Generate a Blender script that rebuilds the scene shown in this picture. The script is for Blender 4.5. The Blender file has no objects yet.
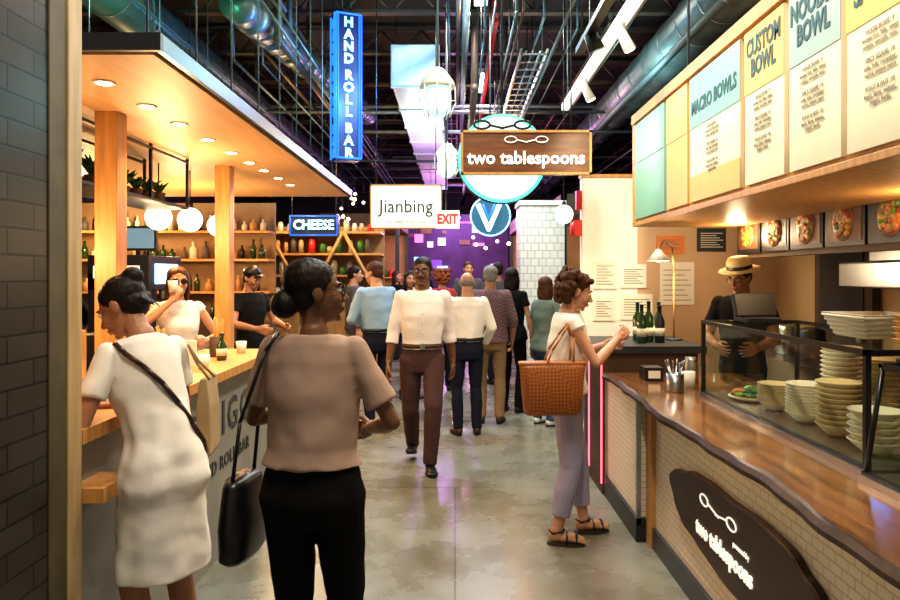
import bpy, math, random
from mathutils import Matrix, Vector
random.seed(7)
sc=bpy.context.scene
COL=sc.collection
V=Vector
R=math.radians
def RX(a): return Matrix.Rotation(R(a),4,'X')
def RY(a): return Matrix.Rotation(R(a),4,'Y')
def RZ(a): return Matrix.Rotation(R(a),4,'Z')
def TR(x,y=None,z=None):
    return Matrix.Translation(V(x) if y is None else V((x,y,z)))
# ---------------------------------------------------------------- materials
_m={}
def mat(name,col=(.5,.5,.5),rough=.6,metal=0,emit=0,ecol=None,noise=0,nscale=8,bump=0,bscale=40,coat=0,stretch=None,col2=None,spec=None,bstretch=None):
    if name in _m: return _m[name]
    m=bpy.data.materials.new(name); m.use_nodes=True; nt=m.node_tree; N=nt.nodes; L=nt.links
    b=N['Principled BSDF']
    b.inputs['Base Color'].default_value=(*col,1)
    b.inputs['Roughness'].default_value=rough
    b.inputs['Metallic'].default_value=metal
    if spec is not None: b.inputs['Specular IOR Level'].default_value=spec
    if coat: b.inputs['Coat Weight'].default_value=coat; b.inputs['Coat Roughness'].default_value=.15
    if emit:
        b.inputs['Emission Color'].default_value=(*(ecol or col),1); b.inputs['Emission Strength'].default_value=emit
    if noise or bump or col2:
        tc=N.new('ShaderNodeTexCoord'); mp=N.new('ShaderNodeMapping'); L.new(tc.outputs['Object'],mp.inputs[0])
        if stretch: mp.inputs['Scale'].default_value=stretch
    if noise or col2:
        n=N.new('ShaderNodeTexNoise'); n.inputs['Scale'].default_value=nscale; n.inputs['Detail'].default_value=6; L.new(mp.outputs[0],n.inputs[0])
        r=N.new('ShaderNodeValToRGB'); L.new(n.outputs[0],r.inputs[0])
        c2=col2 if col2 else tuple(c*(1-noise) for c in col)
        r.color_ramp.elements[0].position=.35; r.color_ramp.elements[0].color=(*c2,1)
        r.color_ramp.elements[1].position=.65; r.color_ramp.elements[1].color=(*col,1)
        L.new(r.outputs[0],b.inputs['Base Color'])
    if bump:
        mp2=N.new('ShaderNodeMapping'); L.new(tc.outputs['Object'],mp2.inputs[0])
        if bstretch: mp2.inputs['Scale'].default_value=bstretch
        n=N.new('ShaderNodeTexNoise'); n.inputs['Scale'].default_value=bscale; n.inputs['Detail'].default_value=2; L.new(mp2.outputs[0],n.inputs[0])
        bp=N.new('ShaderNodeBump'); bp.inputs['Strength'].default_value=bump; bp.inputs['Distance'].default_value=.02
        L.new(n.outputs[0],bp.inputs['Height']); L.new(bp.outputs[0],b.inputs['Normal'])
    _m[name]=m; return m
def brickmat(name,c1,c2,mortar,bw,bh,axes='YZ',rough=.25,ms=.006,bump=.6,offset=.5,noise=0,tint=None,spec=.5):
    m=bpy.data.materials.new(name); m.use_nodes=True; nt=m.node_tree; N=nt.nodes; L=nt.links
    b=N['Principled BSDF']; b.inputs['Roughness'].default_value=rough; b.inputs['Specular IOR Level'].default_value=spec
    g=N.new('ShaderNodeNewGeometry'); s=N.new('ShaderNodeSeparateXYZ'); c=N.new('ShaderNodeCombineXYZ')
    L.new(g.outputs['Position'],s.inputs[0]); L.new(s.outputs[axes[0]],c.inputs[0]); L.new(s.outputs[axes[1]],c.inputs[1])
    t=N.new('ShaderNodeTexBrick'); L.new(c.outputs[0],t.inputs['Vector'])
    t.offset=offset
    t.inputs['Color1'].default_value=(*c1,1); t.inputs['Color2'].default_value=(*c2,1); t.inputs['Mortar'].default_value=(*mortar,1)
    t.inputs['Scale'].default_value=1; t.inputs['Mortar Size'].default_value=ms; t.inputs['Brick Width'].default_value=bw; t.inputs['Row Height'].default_value=bh
    t.inputs['Mortar Smooth'].default_value=.1
    col=t.outputs['Color']
    if noise:
        n=N.new('ShaderNodeTexNoise'); n.inputs['Scale'].default_value=1.1; n.inputs['Detail'].default_value=9; L.new(g.outputs['Position'],n.inputs[0])
        n.inputs['Roughness'].default_value=.68
        r=N.new('ShaderNodeValToRGB'); L.new(n.outputs[0],r.inputs[0]); r.color_ramp.elements[0].position=.36; r.color_ramp.elements[1].position=.62
        d=tint or (1-noise,)*3
        r.color_ramp.elements[0].color=(*d,1)
        mx=N.new('ShaderNodeMixRGB'); mx.blend_type='MULTIPLY'; mx.inputs[0].default_value=1
        L.new(col,mx.inputs[1]); L.new(r.outputs[0],mx.inputs[2]); col=mx.outputs[0]
        r2=N.new('ShaderNodeMapRange'); L.new(n.outputs[0],r2.inputs[0]); r2.inputs[1].default_value=.3; r2.inputs[2].default_value=.7; r2.inputs[3].default_value=rough*.6; r2.inputs[4].default_value=rough*1.6; L.new(r2.outputs[0],b.inputs['Roughness'])
    L.new(col,b.inputs['Base Color'])
    bp=N.new('ShaderNodeBump'); bp.inputs['Strength'].default_value=bump; bp.inputs['Distance'].default_value=.004; bp.invert=True
    L.new(t.outputs['Fac'],bp.inputs['Height']); L.new(bp.outputs[0],b.inputs['Normal'])
    return m
def plaidmat(name,c1,c2):
    m=bpy.data.materials.new(name); m.use_nodes=True; nt=m.node_tree; N=nt.nodes; L=nt.links
    b=N['Principled BSDF']; b.inputs['Roughness'].default_value=.85
    tc=N.new('ShaderNodeTexCoord'); ck=N.new('ShaderNodeTexChecker'); ck.inputs['Scale'].default_value=55
    ck.inputs['Color1'].default_value=(*c1,1); ck.inputs['Color2'].default_value=(*c2,1)
    L.new(tc.outputs['Object'],ck.inputs[0]); L.new(ck.outputs[0],b.inputs['Base Color']); return m
def glassmat(name,tint=(.9,.97,.95),refl=.10):
    m=bpy.data.materials.new(name); m.use_nodes=True; nt=m.node_tree; N=nt.nodes; L=nt.links
    N.remove(N['Principled BSDF']); o=N['Material Output']
    t=N.new('ShaderNodeBsdfTransparent'); t.inputs[0].default_value=(*tint,1)
    g=N.new('ShaderNodeBsdfGlossy'); g.inputs['Roughness'].default_value=.03
    mx=N.new('ShaderNodeMixShader'); mx.inputs[0].default_value=refl
    L.new(t.outputs[0],mx.inputs[1]); L.new(g.outputs[0],mx.inputs[2]); L.new(mx.outputs[0],o.inputs[0]); return m

M_white=mat('white_paint',(.80,.77,.70),.5)
M_black=mat('black_metal',(.010,.010,.012),.4)
M_dark=mat('dark_metal',(.035,.04,.045),.45,.4)
M_steel=mat('stainless_steel',(.5,.5,.5),.28,1,noise=.15,nscale=4)
M_galv=mat('galvanised_duct',(.19,.23,.23),.4,.5,noise=.4,nscale=3)
M_pipe=mat('pipe_grey',(.14,.17,.17),.5,.3)
M_cond=mat('conduit_brown',(.12,.08,.06),.5,.3)
M_woodl=mat('light_wood',(.64,.32,.10),.45,noise=.3,nscale=5,stretch=(6,6,.6))
M_woodply=mat('plywood_soffit',(.78,.46,.22),.5,noise=.12,nscale=3,stretch=(6,.5,6))
M_woodp=mat('pale_wood',(.50,.36,.18),.5,noise=.3,nscale=5,stretch=(6,6,.6))
M_wooden=mat('counter_walnut',(.27,.12,.045),.14,noise=.6,nscale=3.5,stretch=(8,.8,8),coat=.5)
M_bark=mat('live_edge_bark',(.055,.024,.012),.45,noise=.6,nscale=9)
M_wsign=mat('sign_walnut',(.20,.07,.022),.35,noise=.5,nscale=4,stretch=(1,8,8))
M_wsigny=mat('slab_walnut',(.05,.022,.012),.4,noise=.6,nscale=4,stretch=(8,1,8))
M_conc=mat('grey_counter_front',(.27,.26,.23),.42,noise=.2,nscale=4)
M_glow=mat('lamp_glow_warm',(1,.8,.5),.5,emit=14,ecol=(1,.74,.42))
M_globe=mat('globe_glow',(1,.9,.75),.5,emit=2.2,ecol=(1,.82,.58))
M_bulb=mat('bulb_white',(1,1,1),.5,emit=4,ecol=(.75,1,.92))
M_blue=mat('neon_blue',(.01,.05,.6),.5,emit=1.9,ecol=(.02,.14,1))
M_bluel=mat('neon_white_blue',(.3,.6,1),.5,emit=1.5,ecol=(.24,.58,1))
M_pink=mat('neon_pink',(1,.2,.3),.5,emit=1.6,ecol=(1,.16,.25))
M_green=mat('neon_green',(.1,.8,.5),.5,emit=1.2,ecol=(.10,1,.62))
M_signw=mat('lit_sign_white',(.85,.83,.76),.5,emit=.45,ecol=(1,.93,.82))
M_signg=mat('lit_disc_face',(.8,.95,.88),.5,emit=.95,ecol=(.8,1,.92))
M_red=mat('red_paint',(.6,.03,.02),.4)
M_ink=mat('dark_ink',(.02,.03,.035),.6)
M_paper=mat('paper',(.80,.74,.62),.7)
M_glass=glassmat('clear_glass')
M_leaf=mat('leaf_green',(.06,.2,.03),.5,noise=.5)
M_terra=mat('pot_dark',(.10,.08,.07),.6)
M_cream=mat('cream_wall',(.50,.33,.18),.6,noise=.1,nscale=2)
M_peach=mat('peach_wall',(.58,.40,.25),.6,noise=.1,nscale=2)
M_warmbk=mat('ochre_back_wall',(.34,.20,.09),.6,noise=.3,nscale=2)
M_brown=mat('brown_board',(.10,.055,.03),.6,noise=.3)
M_tan=mat('kraft_tan',(.55,.30,.11),.6,noise=.2)
M_ceram=mat('ceramic_cream',(.62,.52,.36),.35)
M_bottle=mat('green_bottle',(.015,.05,.012),.1,coat=.5)
M_label=mat('bottle_label',(.7,.65,.5),.6)
M_screen=mat('screen_face',(.05,.08,.1),.2,emit=.4,ecol=(.3,.5,.6))
M_char=mat('charcoal_wall',(.035,.03,.035),.6,noise=.4,nscale=2)

# ---------------------------------------------------------------- mesh builder
class MB:
    def __init__(s,name): s.name=name; s.v=[]; s.f=[]; s.mi=[]; s.sm=[]; s.mats=[]; s.X=Matrix.Identity(4)
    def _mi(s,m):
        if m not in s.mats: s.mats.append(m)
        return s.mats.index(m)
    def add(s,vs,fs,m,M=None,smooth=False):
        o=len(s.v); T=s.X@M if M is not None else s.X
        s.v+= [T@V(p) for p in vs]
        k=s._mi(m)
        for f in fs: s.f.append([i+o for i in f]); s.mi.append(k); s.sm.append(smooth)
    def box(s,x0,x1,y0,y1,z0,z1,m,M=None):
        vs=[(x,y,z) for z in (z0,z1) for y in (y0,y1) for x in (x0,x1)]
        s.add(vs,[(0,2,3,1),(4,5,7,6),(0,1,5,4),(2,6,7,3),(0,4,6,2),(1,3,7,5)],m,M)
    def rings(s,rs,m,M=None,smooth=True,cap=True):
        n=len(rs[0]); vs=[p for r in rs for p in r]; fs=[]
        for i in range(len(rs)-1):
            for j in range(n):
                k=(j+1)%n; fs.append((i*n+j,i*n+k,(i+1)*n+k,(i+1)*n+j))
        if cap: fs.append(tuple(reversed(range(n)))); fs.append(tuple((len(rs)-1)*n+j for j in range(n)))
        s.add(vs,fs,m,M,smooth)
    def cone(s,p1,r1,p2,r2,m,M=None,seg=14,smooth=True):
        p1,p2=V(p1),V(p2); d=(p2-p1)
        if d.length<1e-6: return
        q=d.to_track_quat('Z','Y'); rs=[]
        for p,r in ((p1,r1),(p2,r2)):
            rs.append([p+q@V((r*math.cos(a*2*math.pi/seg),r*math.sin(a*2*math.pi/seg),0)) for a in range(seg)])
        s.rings(rs,m,M,smooth)
    def ell(s,c,r,m,M=None,seg=16,rg=10):
        if not hasattr(r,'__len__'): r=(r,r,r)
        vs=[(c[0],c[1],c[2]-r[2])]; fs=[]
        for i in range(1,rg):
            t=math.pi*i/rg
            for j in range(seg):
                a=2*math.pi*j/seg
                vs.append((c[0]+r[0]*math.sin(t)*math.cos(a),c[1]+r[1]*math.sin(t)*math.sin(a),c[2]-r[2]*math.cos(t)))
        vs.append((c[0],c[1],c[2]+r[2])); e=len(vs)-1
        for j in range(seg):
            k=(j+1)%seg
            fs.append((0,1+k,1+j)); fs.append((e,e-seg+j,e-seg+k))
            for i in range(rg-2): fs.append((1+i*seg+j,1+i*seg+k,1+(i+1)*seg+k,1+(i+1)*seg+j))
        s.add(vs,fs,m,M,True)
    def cap(s,p1,r1,p2,r2,m,M=None,seg=14):
        s.cone(p1,r1,p2,r2,m,M,seg); s.ell(p1,r1,m,M,seg,8); s.ell(p2,r2,m,M,seg,8)
    def tube(s,pts,r,m,M=None,seg=8):
        for a,b in zip(pts[:-1],pts[1:]): s.cone(a,r,b,r,m,M,seg)
        for p in pts[1:-1]: s.ell(p,r,m,M,seg,6)
    def lathe(s,prof,c,m,M=None,seg=20):
        rs=[[(c[0]+r*math.cos(2*math.pi*j/seg),c[1]+r*math.sin(2*math.pi*j/seg),c[2]+z) for j in range(seg)] for r,z in prof]
        s.rings(rs,m,M,True)
    def text(s,t,size,m,M,ext=.003,align='CENTER',bold=0,sx=1,space=1,lead=1):
        cu=bpy.data.curves.new('t','FONT'); cu.body=t; cu.size=size; cu.extrude=ext; cu.align_x=align; cu.align_y='CENTER'; cu.resolution_u=2; cu.offset=bold
        cu.space_character=space; cu.space_line=lead
        ob=bpy.data.objects.new('t',cu); COL.objects.link(ob)
        dg=bpy.context.evaluated_depsgraph_get(); dg.update()
        me=bpy.data.meshes.new_from_object(ob.evaluated_get(dg))
        s.add([(v.co.x*sx,v.co.y,v.co.z) for v in me.vertices],[tuple(p.vertices) for p in me.polygons],m,M)
        bpy.data.objects.remove(ob); bpy.data.curves.remove(cu); bpy.data.meshes.remove(me)
    def done(s,bevel=0,parent=None,center=True,mods=None,segs=2):
        me=bpy.data.meshes.new(s.name)
        o=V((0,0,0))
        if center and parent is None:
            xs=[v.x for v in s.v]; ys=[v.y for v in s.v]; zs=[v.z for v in s.v]
            o=V(((min(xs)+max(xs))/2,(min(ys)+max(ys))/2,min(zs)))
        me.from_pydata([v-o for v in s.v],[],s.f)
        for m in s.mats: me.materials.append(m)
        me.polygons.foreach_set('material_index',s.mi); me.polygons.foreach_set('use_smooth',s.sm); me.update()
        ob=bpy.data.objects.new(s.name,me); ob.location=o; COL.objects.link(ob)
        if parent: ob.parent=parent
        if bevel:
            b=ob.modifiers.new('bevel','BEVEL'); b.width=bevel; b.segments=segs; b.limit_method='ANGLE'; b.angle_limit=R(50)
        return ob
FRONT=RX(90)
FACEL=RZ(-90)@RX(90)
FACER=RZ(90)@RX(90)

# ---------------------------------------------------------------- camera
cam=bpy.data.cameras.new('camera'); co=bpy.data.objects.new('camera',cam); COL.objects.link(co)
co.location=(0,0,1.58); co.rotation_euler=(R(90),0,0); cam.lens=28; cam.sensor_width=36; cam.shift_x=-5/900; cam.shift_y=-25/900
cam.clip_start=.05; sc.camera=co

# ---------------------------------------------------------------- room shell
b=MB('floor'); b.box(-7,7,-2,26,-.1,0,brickmat('polished_concrete',(.245,.255,.215),(.225,.232,.195),(.10,.10,.085),3.2,2.6,'XY',.25,.005,.3,.37,noise=.45,tint=(.55,.50,.42))); b.done()
b=MB('ceiling'); b.box(-7,7,-2,26,5.3,5.4,mat('ceiling_deck',(.045,.032,.027),.8,noise=.5,nscale=2)); b.done()
b=MB('wall_back'); b.box(-7,7,25,25.15,0,5.3,M_char); b.done()
b=MB('wall_right'); b.box(3.05,3.2,-1,6.6,0,5.3,M_cream); b.done()
b=MB('wall_partition_right'); b.box(1.2,1.72,6.6,6.72,0,2.5,M_white); b.box(1.72,3.05,6.6,6.72,0,2.5,M_peach); b.box(1.19,3.06,6.59,6.73,2.5,2.53,M_woodl); b.done()
b=MB('wall_far_left'); b.box(-7,-6.85,0,26,0,5.3,M_char); b.done()
b=MB('wall_far_right'); b.box(6.85,7,0,26,0,5.3,M_char); b.done()
b=MB('wall_left'); b.box(-1.5,-1.28,.6,2.2,0,3.6,brickmat('grey_glazed_tile',(.026,.021,.018),(.040,.033,.028),(.004,.004,.004),.25,.078,'YZ',.3,.004,.8,spec=.3)); b.done()
b=MB('trim_1'); b.box(-1.5,-1.275,2.2,2.3,0,2.54,mat('olive_plaster',(.10,.08,.04),.6,noise=.3)); b.done(.003)
b=MB('trim_2'); b.box(-1.5,-1.27,2.3,2.385,0,2.54,M_woodp); b.done(.003)
b=MB('tiled_column'); b.box(.86,1.44,9.2,9.8,0,2.5,brickmat('white_tile_col',(.7,.7,.64),(.64,.64,.6),(.4,.4,.37),.1,.1,'XZ',.25,.005,.4)); b.box(.84,1.46,9.18,9.82,2.5,2.56,M_white); b.done()

# ---------------------------------------------------------------- ceiling services
b=MB('ceiling_joists')
for i in range(13):
    y=4+i*1.6
    b.box(-6.8,6.8,y-.06,y+.06,5.2,5.24,M_cond); b.box(-6.8,6.8,y-.06,y+.06,4.86,4.9,M_cond)
    x=-6.8
    while x<6.7:
        b.cone((x,y,4.88),.018,(x+.3,y,5.22),.018,M_cond,seg=5); b.cone((x+.3,y,5.22),.018,(x+.6,y,4.88),.018,M_cond,seg=5); x+=.6
b.done()
b=MB('ceiling_pipes')
for i in range(44):
    x=random.uniform(-6,5.5); z=random.uniform(3.95,4.8); r=random.choice([.012,.016,.02,.03,.045])
    if -1.5<x<-1.0: x-=.6
    if -.95<x<-.1: x+=1.0
    m=M_red if i==3 else random.choice([M_pipe,M_galv,M_cond,M_pipe])
    y0=random.uniform(5,9); b.cone((x,y0,z),r,(x,24,z),r,m,seg=8)
    b.cone((x,y0,z),r,(x,y0,5.3),r,m,seg=8); b.ell((x,y0,z),r*1.3,m,None,8,6)
    for k in range(int((24-y0)/3)): b.cone((x,y0+1+k*3,z),.006,(x,y0+1+k*3,5.3),.006,M_dark,seg=5)
for i in range(22):
    y=random.uniform(9,22); z=random.uniform(4.0,4.85); r=random.choice([.012,.02,.03,.045]); b.cone((random.uniform(-6,-1),y,z),r,(random.uniform(1,6),y,z),r,random.choice([M_pipe,M_galv,M_cond]),seg=8)
b.done()
b=MB('air_duct')
for z0,x0,r in ((4.45,-3.5,.27),(4.4,2.72,.29)):
    b.cone((x0,4,z0),r,(x0,24,z0),r,M_galv,seg=20)
    for k in range(28): b.cone((x0,4.2+k*.7,z0),r+.015,(x0,4.23+k*.7,z0),r+.015,M_galv,seg=20)
for k in range(20):
    t=k/19; b.cone((-2.2+.5*t,7+6*t,4.3+.3*t),.17+.02*(k%2),(-2.2+.5*(t+.052),7+6*(t+.052),4.3+.3*(t+.052)),.17+.02*(k%2),M_galv,seg=16)
b.done()
b=MB('rectangular_duct')
M_ductw=mat('duct_pale',(.55,.66,.68),.45,.0,noise=.12)
b.box(-.81,-.22,9.01,20,4.02,4.54,M_ductw)
for k in range(9): b.box(-.83,-.20,9.05+k*1.25,9.09+k*1.25,4.0,4.56,M_ductw)
for k in range(6): 
    b.cone((-.81,9.6+k*1.8,4.54),.01,(-.81,9.6+k*1.8,5.3),.01,M_dark,seg=5); b.cone((-.22,9.6+k*1.8,4.54),.01,(-.22,9.6+k*1.8,5.3),.01,M_dark,seg=5)
b.done()
b=MB('cable_tray')
for x0 in (.75,):
    b.box(x0,x0+.02,8,23,4.1,4.17,M_pipe); b.box(x0+.3,x0+.32,8,23,4.1,4.17,M_pipe)
    for k in range(50): b.box(x0,x0+.32,8+k*.3,8.03+k*.3,4.1,4.115,M_pipe)
    for k in range(8): b.cone((x0+.01,8.5+k*1.8,4.1),.008,(x0+.01,8.5+k*1.8,5.3),.008,M_dark,seg=5); b.cone((x0+.31,8.5+k*1.8,4.1),.008,(x0+.31,8.5+k*1.8,5.3),.008,M_dark,seg=5)
    for k in range(3): b.cone((x0+.07+k*.08,8,4.13),.018,(x0+.07+k*.08,23,4.13),.018,random.choice([M_dark,M_galv,M_pipe]),seg=6)
b.done()
b=MB('hanging_rods')
for i in range(9):
    y=3.3+i*.62; b.cone((-1.45,y,2.6),.006,(-1.45,y,5.3),.006,M_pipe,seg=5)
    if i%2: b.cone((-2.7,y,2.6),.006,(-2.7,y,5.3),.006,M_pipe,seg=5)
b.done()
def light(name,kind,loc,energy,col=(1,.8,.55),size=.1,rot=None,spot=None,blend=.6,sy=None):
    l=bpy.data.lights.new(name,kind); l.energy=energy; l.color=col
    if kind=='AREA': l.size=size
    else: l.shadow_soft_size=size
    if sy: l.shape='RECTANGLE'; l.size_y=sy
    if kind=='SPOT': l.spot_size=R(spot or 60); l.spot_blend=blend
    o=bpy.data.objects.new(name,l); o.location=loc; COL.objects.link(o)
    if rot is not None:
        o.rotation_euler=(V(rot)-V(loc)).to_track_quat('-Z','Y').to_euler()
    return o
b=MB('track_light_rail'); M_rail=mat('lit_rail_white',(.85,.9,.88),.4,emit=.5,ecol=(.8,1,.95)); b.box(1.31,1.39,3.2,8.6,3.6,3.68,M_rail)
for y in (3.4,5.2,7.0,8.4): b.cone((1.35,y,3.68),.008,(1.35,y,5.3),.008,M_pipe,seg=5)
for y in (3.5,5.6,7.2):
    b.cone((1.35,y,3.6),.015,(1.35,y,3.5),.015,M_white); b.cone((1.33,y,3.52),.04,(1.40,y,3.38),.05,M_white); b.cone((1.401,y,3.378),.04,(1.403,y,3.374),.04,M_glow)
b.done(.004)
def pendant(x,y,z0,z1,tint,chain):
    b=MB('industrial_pendant_lamp'); w=.15; h=z1-z0
    b.cone((x,y,z1),.012,(x,y,chain),.012,M_pipe,seg=6)
    b.lathe([(.02,h+.02),(.06,h),(.14,h*.75),(.15,h*.68),(.15,h*.62)],(x,y,z0),M_white)
    b.lathe([(.11,h*.62),(.12,h*.4),(.11,h*.12),(.05,0)],(x,y,z0),tint)
    for k in range(8):
        a=k*math.pi/4; b.tube([(x+.15*math.cos(a),y+.15*math.sin(a),z0+h*.64),(x+.155*math.cos(a),y+.155*math.sin(a),z0+h*.3),(x+.1*math.cos(a),y+.1*math.sin(a),z0)],.006,M_white,seg=5)
    b.cone((x-.16,y,z0+h*.35),.004,(x+.16,y,z0+h*.35),.004,M_white,seg=5)
    b.done()
pendant(-.15,6,2.93,3.34,mat('lamp_lens_cool',(.5,.8,.85),.3,emit=.6,ecol=(.5,.9,1)),5.3)
pendant(-.10,8.7,2.80,3.2,mat('lamp_lens_green',(.6,1,.8),.3,emit=1.2,ecol=(.55,1,.75)),5.3)

# ---------------------------------------------------------------- left stall
b=MB('wooden_canopy')
b.box(-3.6,-1.28,3.0,8.5,2.545,2.60,M_dark)
b.box(-3.58,-1.30,3.02,8.48,2.53,2.545,M_woodply)
b.box(-1.275,-1.25,3.0,8.5,2.535,2.61,mat('fascia_blue_steel',(.08,.13,.16),.35,.7))
b.box(-3.6,-1.25,2.97,3.0,2.535,2.61,M_dark)
for y in (3.45,3.93,4.39,4.9,5.42,5.9,6.34,6.85,7.35):
    b.lathe([(.055,0),(.055,-.006),(.04,-.006)],(-1.73,y,2.53),M_white); b.cone((-1.73,y,2.5235),.038,(-1.73,y,2.522),.038,M_glow)
b.done()
for y in (3.45,4.39,5.42,6.34,7.35):
    light('canopy_downlight','SPOT',(-1.73,y,2.5),40,(1,.62,.28),.04,(-1.73,y,0),130,.9)
for y in (4.12,6.15):
    b=MB('wood_post'); b.box(-2.09,-1.96,y-.065,y+.065,0,2.53,M_woodl); b.box(-2.11,-1.94,y-.085,y+.085,0,.06,M_dark); b.done(.004)
b=MB('sushi_bar_counter')
b.box(-1.75,-1.32,2.39,5.0,0,1.0,M_conc); b.box(-1.72,-1.34,2.42,4.98,0,.08,M_dark)
b.box(-1.80,-1.27,2.39,5.03,1.0,1.05,M_woodl)
b.box(-1.32,-1.20,2.39,2.6,.80,.85,M_woodl)
M_letter=mat('counter_letter_dark',(.05,.05,.05),.5)
b.text('DAIGO',.27,M_letter,TR(-1.318,4.0,.76)@FACER,.004,bold=.003,space=1.25)
b.text('HAND ROLL BAR',.11,M_letter,TR(-1.318,4.0,.52)@FACER,.004,space=1.15)
b.done(.004)
b=MB('prep_counter'); b.box(-3.3,-2.4,3.2,7.6,0,.86,M_dark); b.box(-3.35,-2.35,3.2,7.65,.86,.9,M_steel)
b.box(-2.75,-2.42,3.6,4.6,.9,1.22,M_woodl); b.box(-2.72,-2.45,5.0,5.8,.9,1.15,M_dark)
for k,(y,h,m) in enumerate(((3.7,.25,M_black),(3.9,.2,M_steel),(4.05,.3,M_black),(4.25,.18,M_terra),(4.4,.26,M_steel))): b.lathe([(.06,0),(.065,.01),(.065,h),(.02,h+.03)],(-2.58,y,1.22),m,seg=12)
b.done(.005)
b=MB('back_bar_shelf')
b.box(-5.6,-2.3,8.6,9.0,0,1.0,M_brown); b.box(-5.6,-2.3,8.95,9.0,1.0,2.5,M_warmbk)
for z in (1.35,1.75,2.1): b.box(-5.6,-2.3,8.65,8.95,z,z+.03,M_woodl)
for z in (1.0,1.38,1.78,2.13):
    x=-5.5
    while x<-2.4:
        h=random.uniform(.12,.25); r=random.uniform(.03,.05); m=random.choice([M_bottle,M_tan,M_black,M_label,M_terra,M_bottle,M_ceram])
        b.lathe([(r,0),(r,h*.6),(r*.4,h*.75),(r*.4,h)],(x,8.78,z),m,seg=10); x+=random.uniform(.09,.16)
b.done()
b=MB('hanging_plant_shelf')
x0,x1,y0,y1,z0,z1=-2.55,-2.2,3.7,5.75,2.13,2.50
for x in (x0,x1):
    for z in (z0,z1): b.box(x-.01,x+.01,y0,y1,z-.01,z+.01,M_black)
    for y in (y0,y0+.68,y0+1.36,y1): b.box(x-.01,x+.01,y-.01,y+.01,z0,z1+.03,M_black)
b.box(x0,x1,y0,y1,z0-.015,z0+.005,M_black)
b.done()
for y in (3.95,4.2,4.55,4.8,4.98,5.18,5.38,5.58):
    b=MB('potted_plant'); h=random.uniform(.07,.1); r=.05
    b.lathe([(r*.7,0),(r,h),(r*.85,h),(r*.8,h*.85)],(-2.36,y,2.136),M_terra,seg=14)
    for k in range(26):
        a=random.uniform(0,6.28); l=random.uniform(.08,.18 if y<5 else .13); t=random.uniform(.2,.9)
        p0=V((-2.36,y,2.136+h*.8)); p1=p0+V((math.cos(a)*t*l*.5,math.sin(a)*t*l*.5,l*.6)); p2=p0+V((math.cos(a)*t*l,math.sin(a)*t*l,l*.85))
        b.cone(p0,.005,p1,.014,M_leaf,seg=5); b.cone(p1,.014,p2,.001,M_leaf,seg=5)
    b.done()
for x,y,z in ((-2.52,5.95,2.07),(-2.4,6.34,2.08),(-2.4,7.1,2.08)):
    b=MB('globe_pendant_lamp')
    b.ell((x,y,z),.11,M_globe,seg=24,rg=16); b.cone((x,y,z+.10),.03,(x,y,z+.155),.025,M_black); b.cone((x,y,z+.15),.006,(x,y,2.53),.006,M_black,seg=6); b.done()
light('canopy_bounce_fill','POINT',(-2.2,5.3,1.95),40,(1,.62,.30),.12)  # point fills apart from the globes, added as warm bounce under the canopy
light('canopy_bounce_fill','POINT',(-2.3,3.6,1.7),22,(1,.62,.30),.12)
light('canopy_bounce_fill','POINT',(-2.9,7.4,1.9),44,(1,.62,.30),.12)
light('back_bar_light','POINT',(-4.2,8.0,2.2),60,(1,.62,.28),.12)
def pot(name,x,y,z,r,h,m): 
    b=MB(name); b.lathe([(r*.9,0),(r,h*.05),(r,h),(r*.85,h),(r*.85,h*.1)],(x,y,z),m); return b
for x,y in ((-1.58,3.75),(-1.55,4.55)):
    b=pot('chopstick_holder',x,y,1.05,.045,.13,M_brown)
    for k in range(26):
        a=random.uniform(0,6.28); t=random.uniform(0,.03); b.cone((x+t*math.cos(a),y+t*math.sin(a),1.06),.003,(x+1.5*t*math.cos(a),y+1.5*t*math.sin(a),1.05+random.uniform(.2,.26)),.004,mat('chopstick_orange',(.65,.25,.05),.5),seg=5)
    b.done()
for y in (3.5,4.35):
    b=MB('soy_sauce_bottle'); b.lathe([(.03,0),(.032,.02),(.032,.09),(.012,.12),(.012,.15),(.016,.155),(.016,.17),(.003,.172)],(-1.45,y,1.05),M_bottle); b.lathe([(.0325,.03),(.0325,.075)],(-1.45,y,1.05),M_label); b.done()
b=MB('serving_tray'); b.box(-1.72,-1.4,3.3,3.46,1.05,1.065,M_black); b.box(-1.72,-1.4,3.3,3.31,1.065,1.08,M_black); b.box(-1.72,-1.4,3.45,3.46,1.065,1.08,M_black); b.box(-1.72,-1.71,3.3,3.46,1.065,1.08,M_black); b.box(-1.41,-1.4,3.3,3.46,1.065,1.08,M_black); b.done(.002)
for y,x in ((3.95,-1.42),(4.15,-1.6),(4.75,-1.45),(3.12,-1.45)):
    b=MB('drinking_cup'); b.lathe([(.028,0),(.036,.08),(.032,.08),(.025,.01)],(x,y,1.05),M_white); b.done()
b=MB('menu_card_stack'); b.box(-1.7,-1.5,4.05,4.07,1.05,1.2,M_paper,); b.done(.002)
b=MB('rice_bowl'); b.lathe([(.05,0),(.06,.01),(.11,.05),(.105,.052),(.05,.02)],(-1.54,2.60,1.05),M_white)
for k in range(26):
    a=random.uniform(0,6.28); t=random.uniform(0,.06); b.ell((-1.54+t*math.cos(a),2.60+t*math.sin(a),1.09+random.uniform(0,.02)),(.02,.014,.01),random.choice([M_leaf,mat('lime_leaf',(.35,.55,.08),.5),M_tan]),RZ(0),8,6)
b.done()
b=MB('paper_napkin'); b.box(-1.68,-1.4,2.85,3.0,1.052,1.056,M_paper); b.box(-.1,.1,-.08,.08,0,.003,M_white,TR(-1.5,2.92,1.09)@RX(25)@RZ(20)); b.done()
b=MB('coffee_machine'); 
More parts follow.
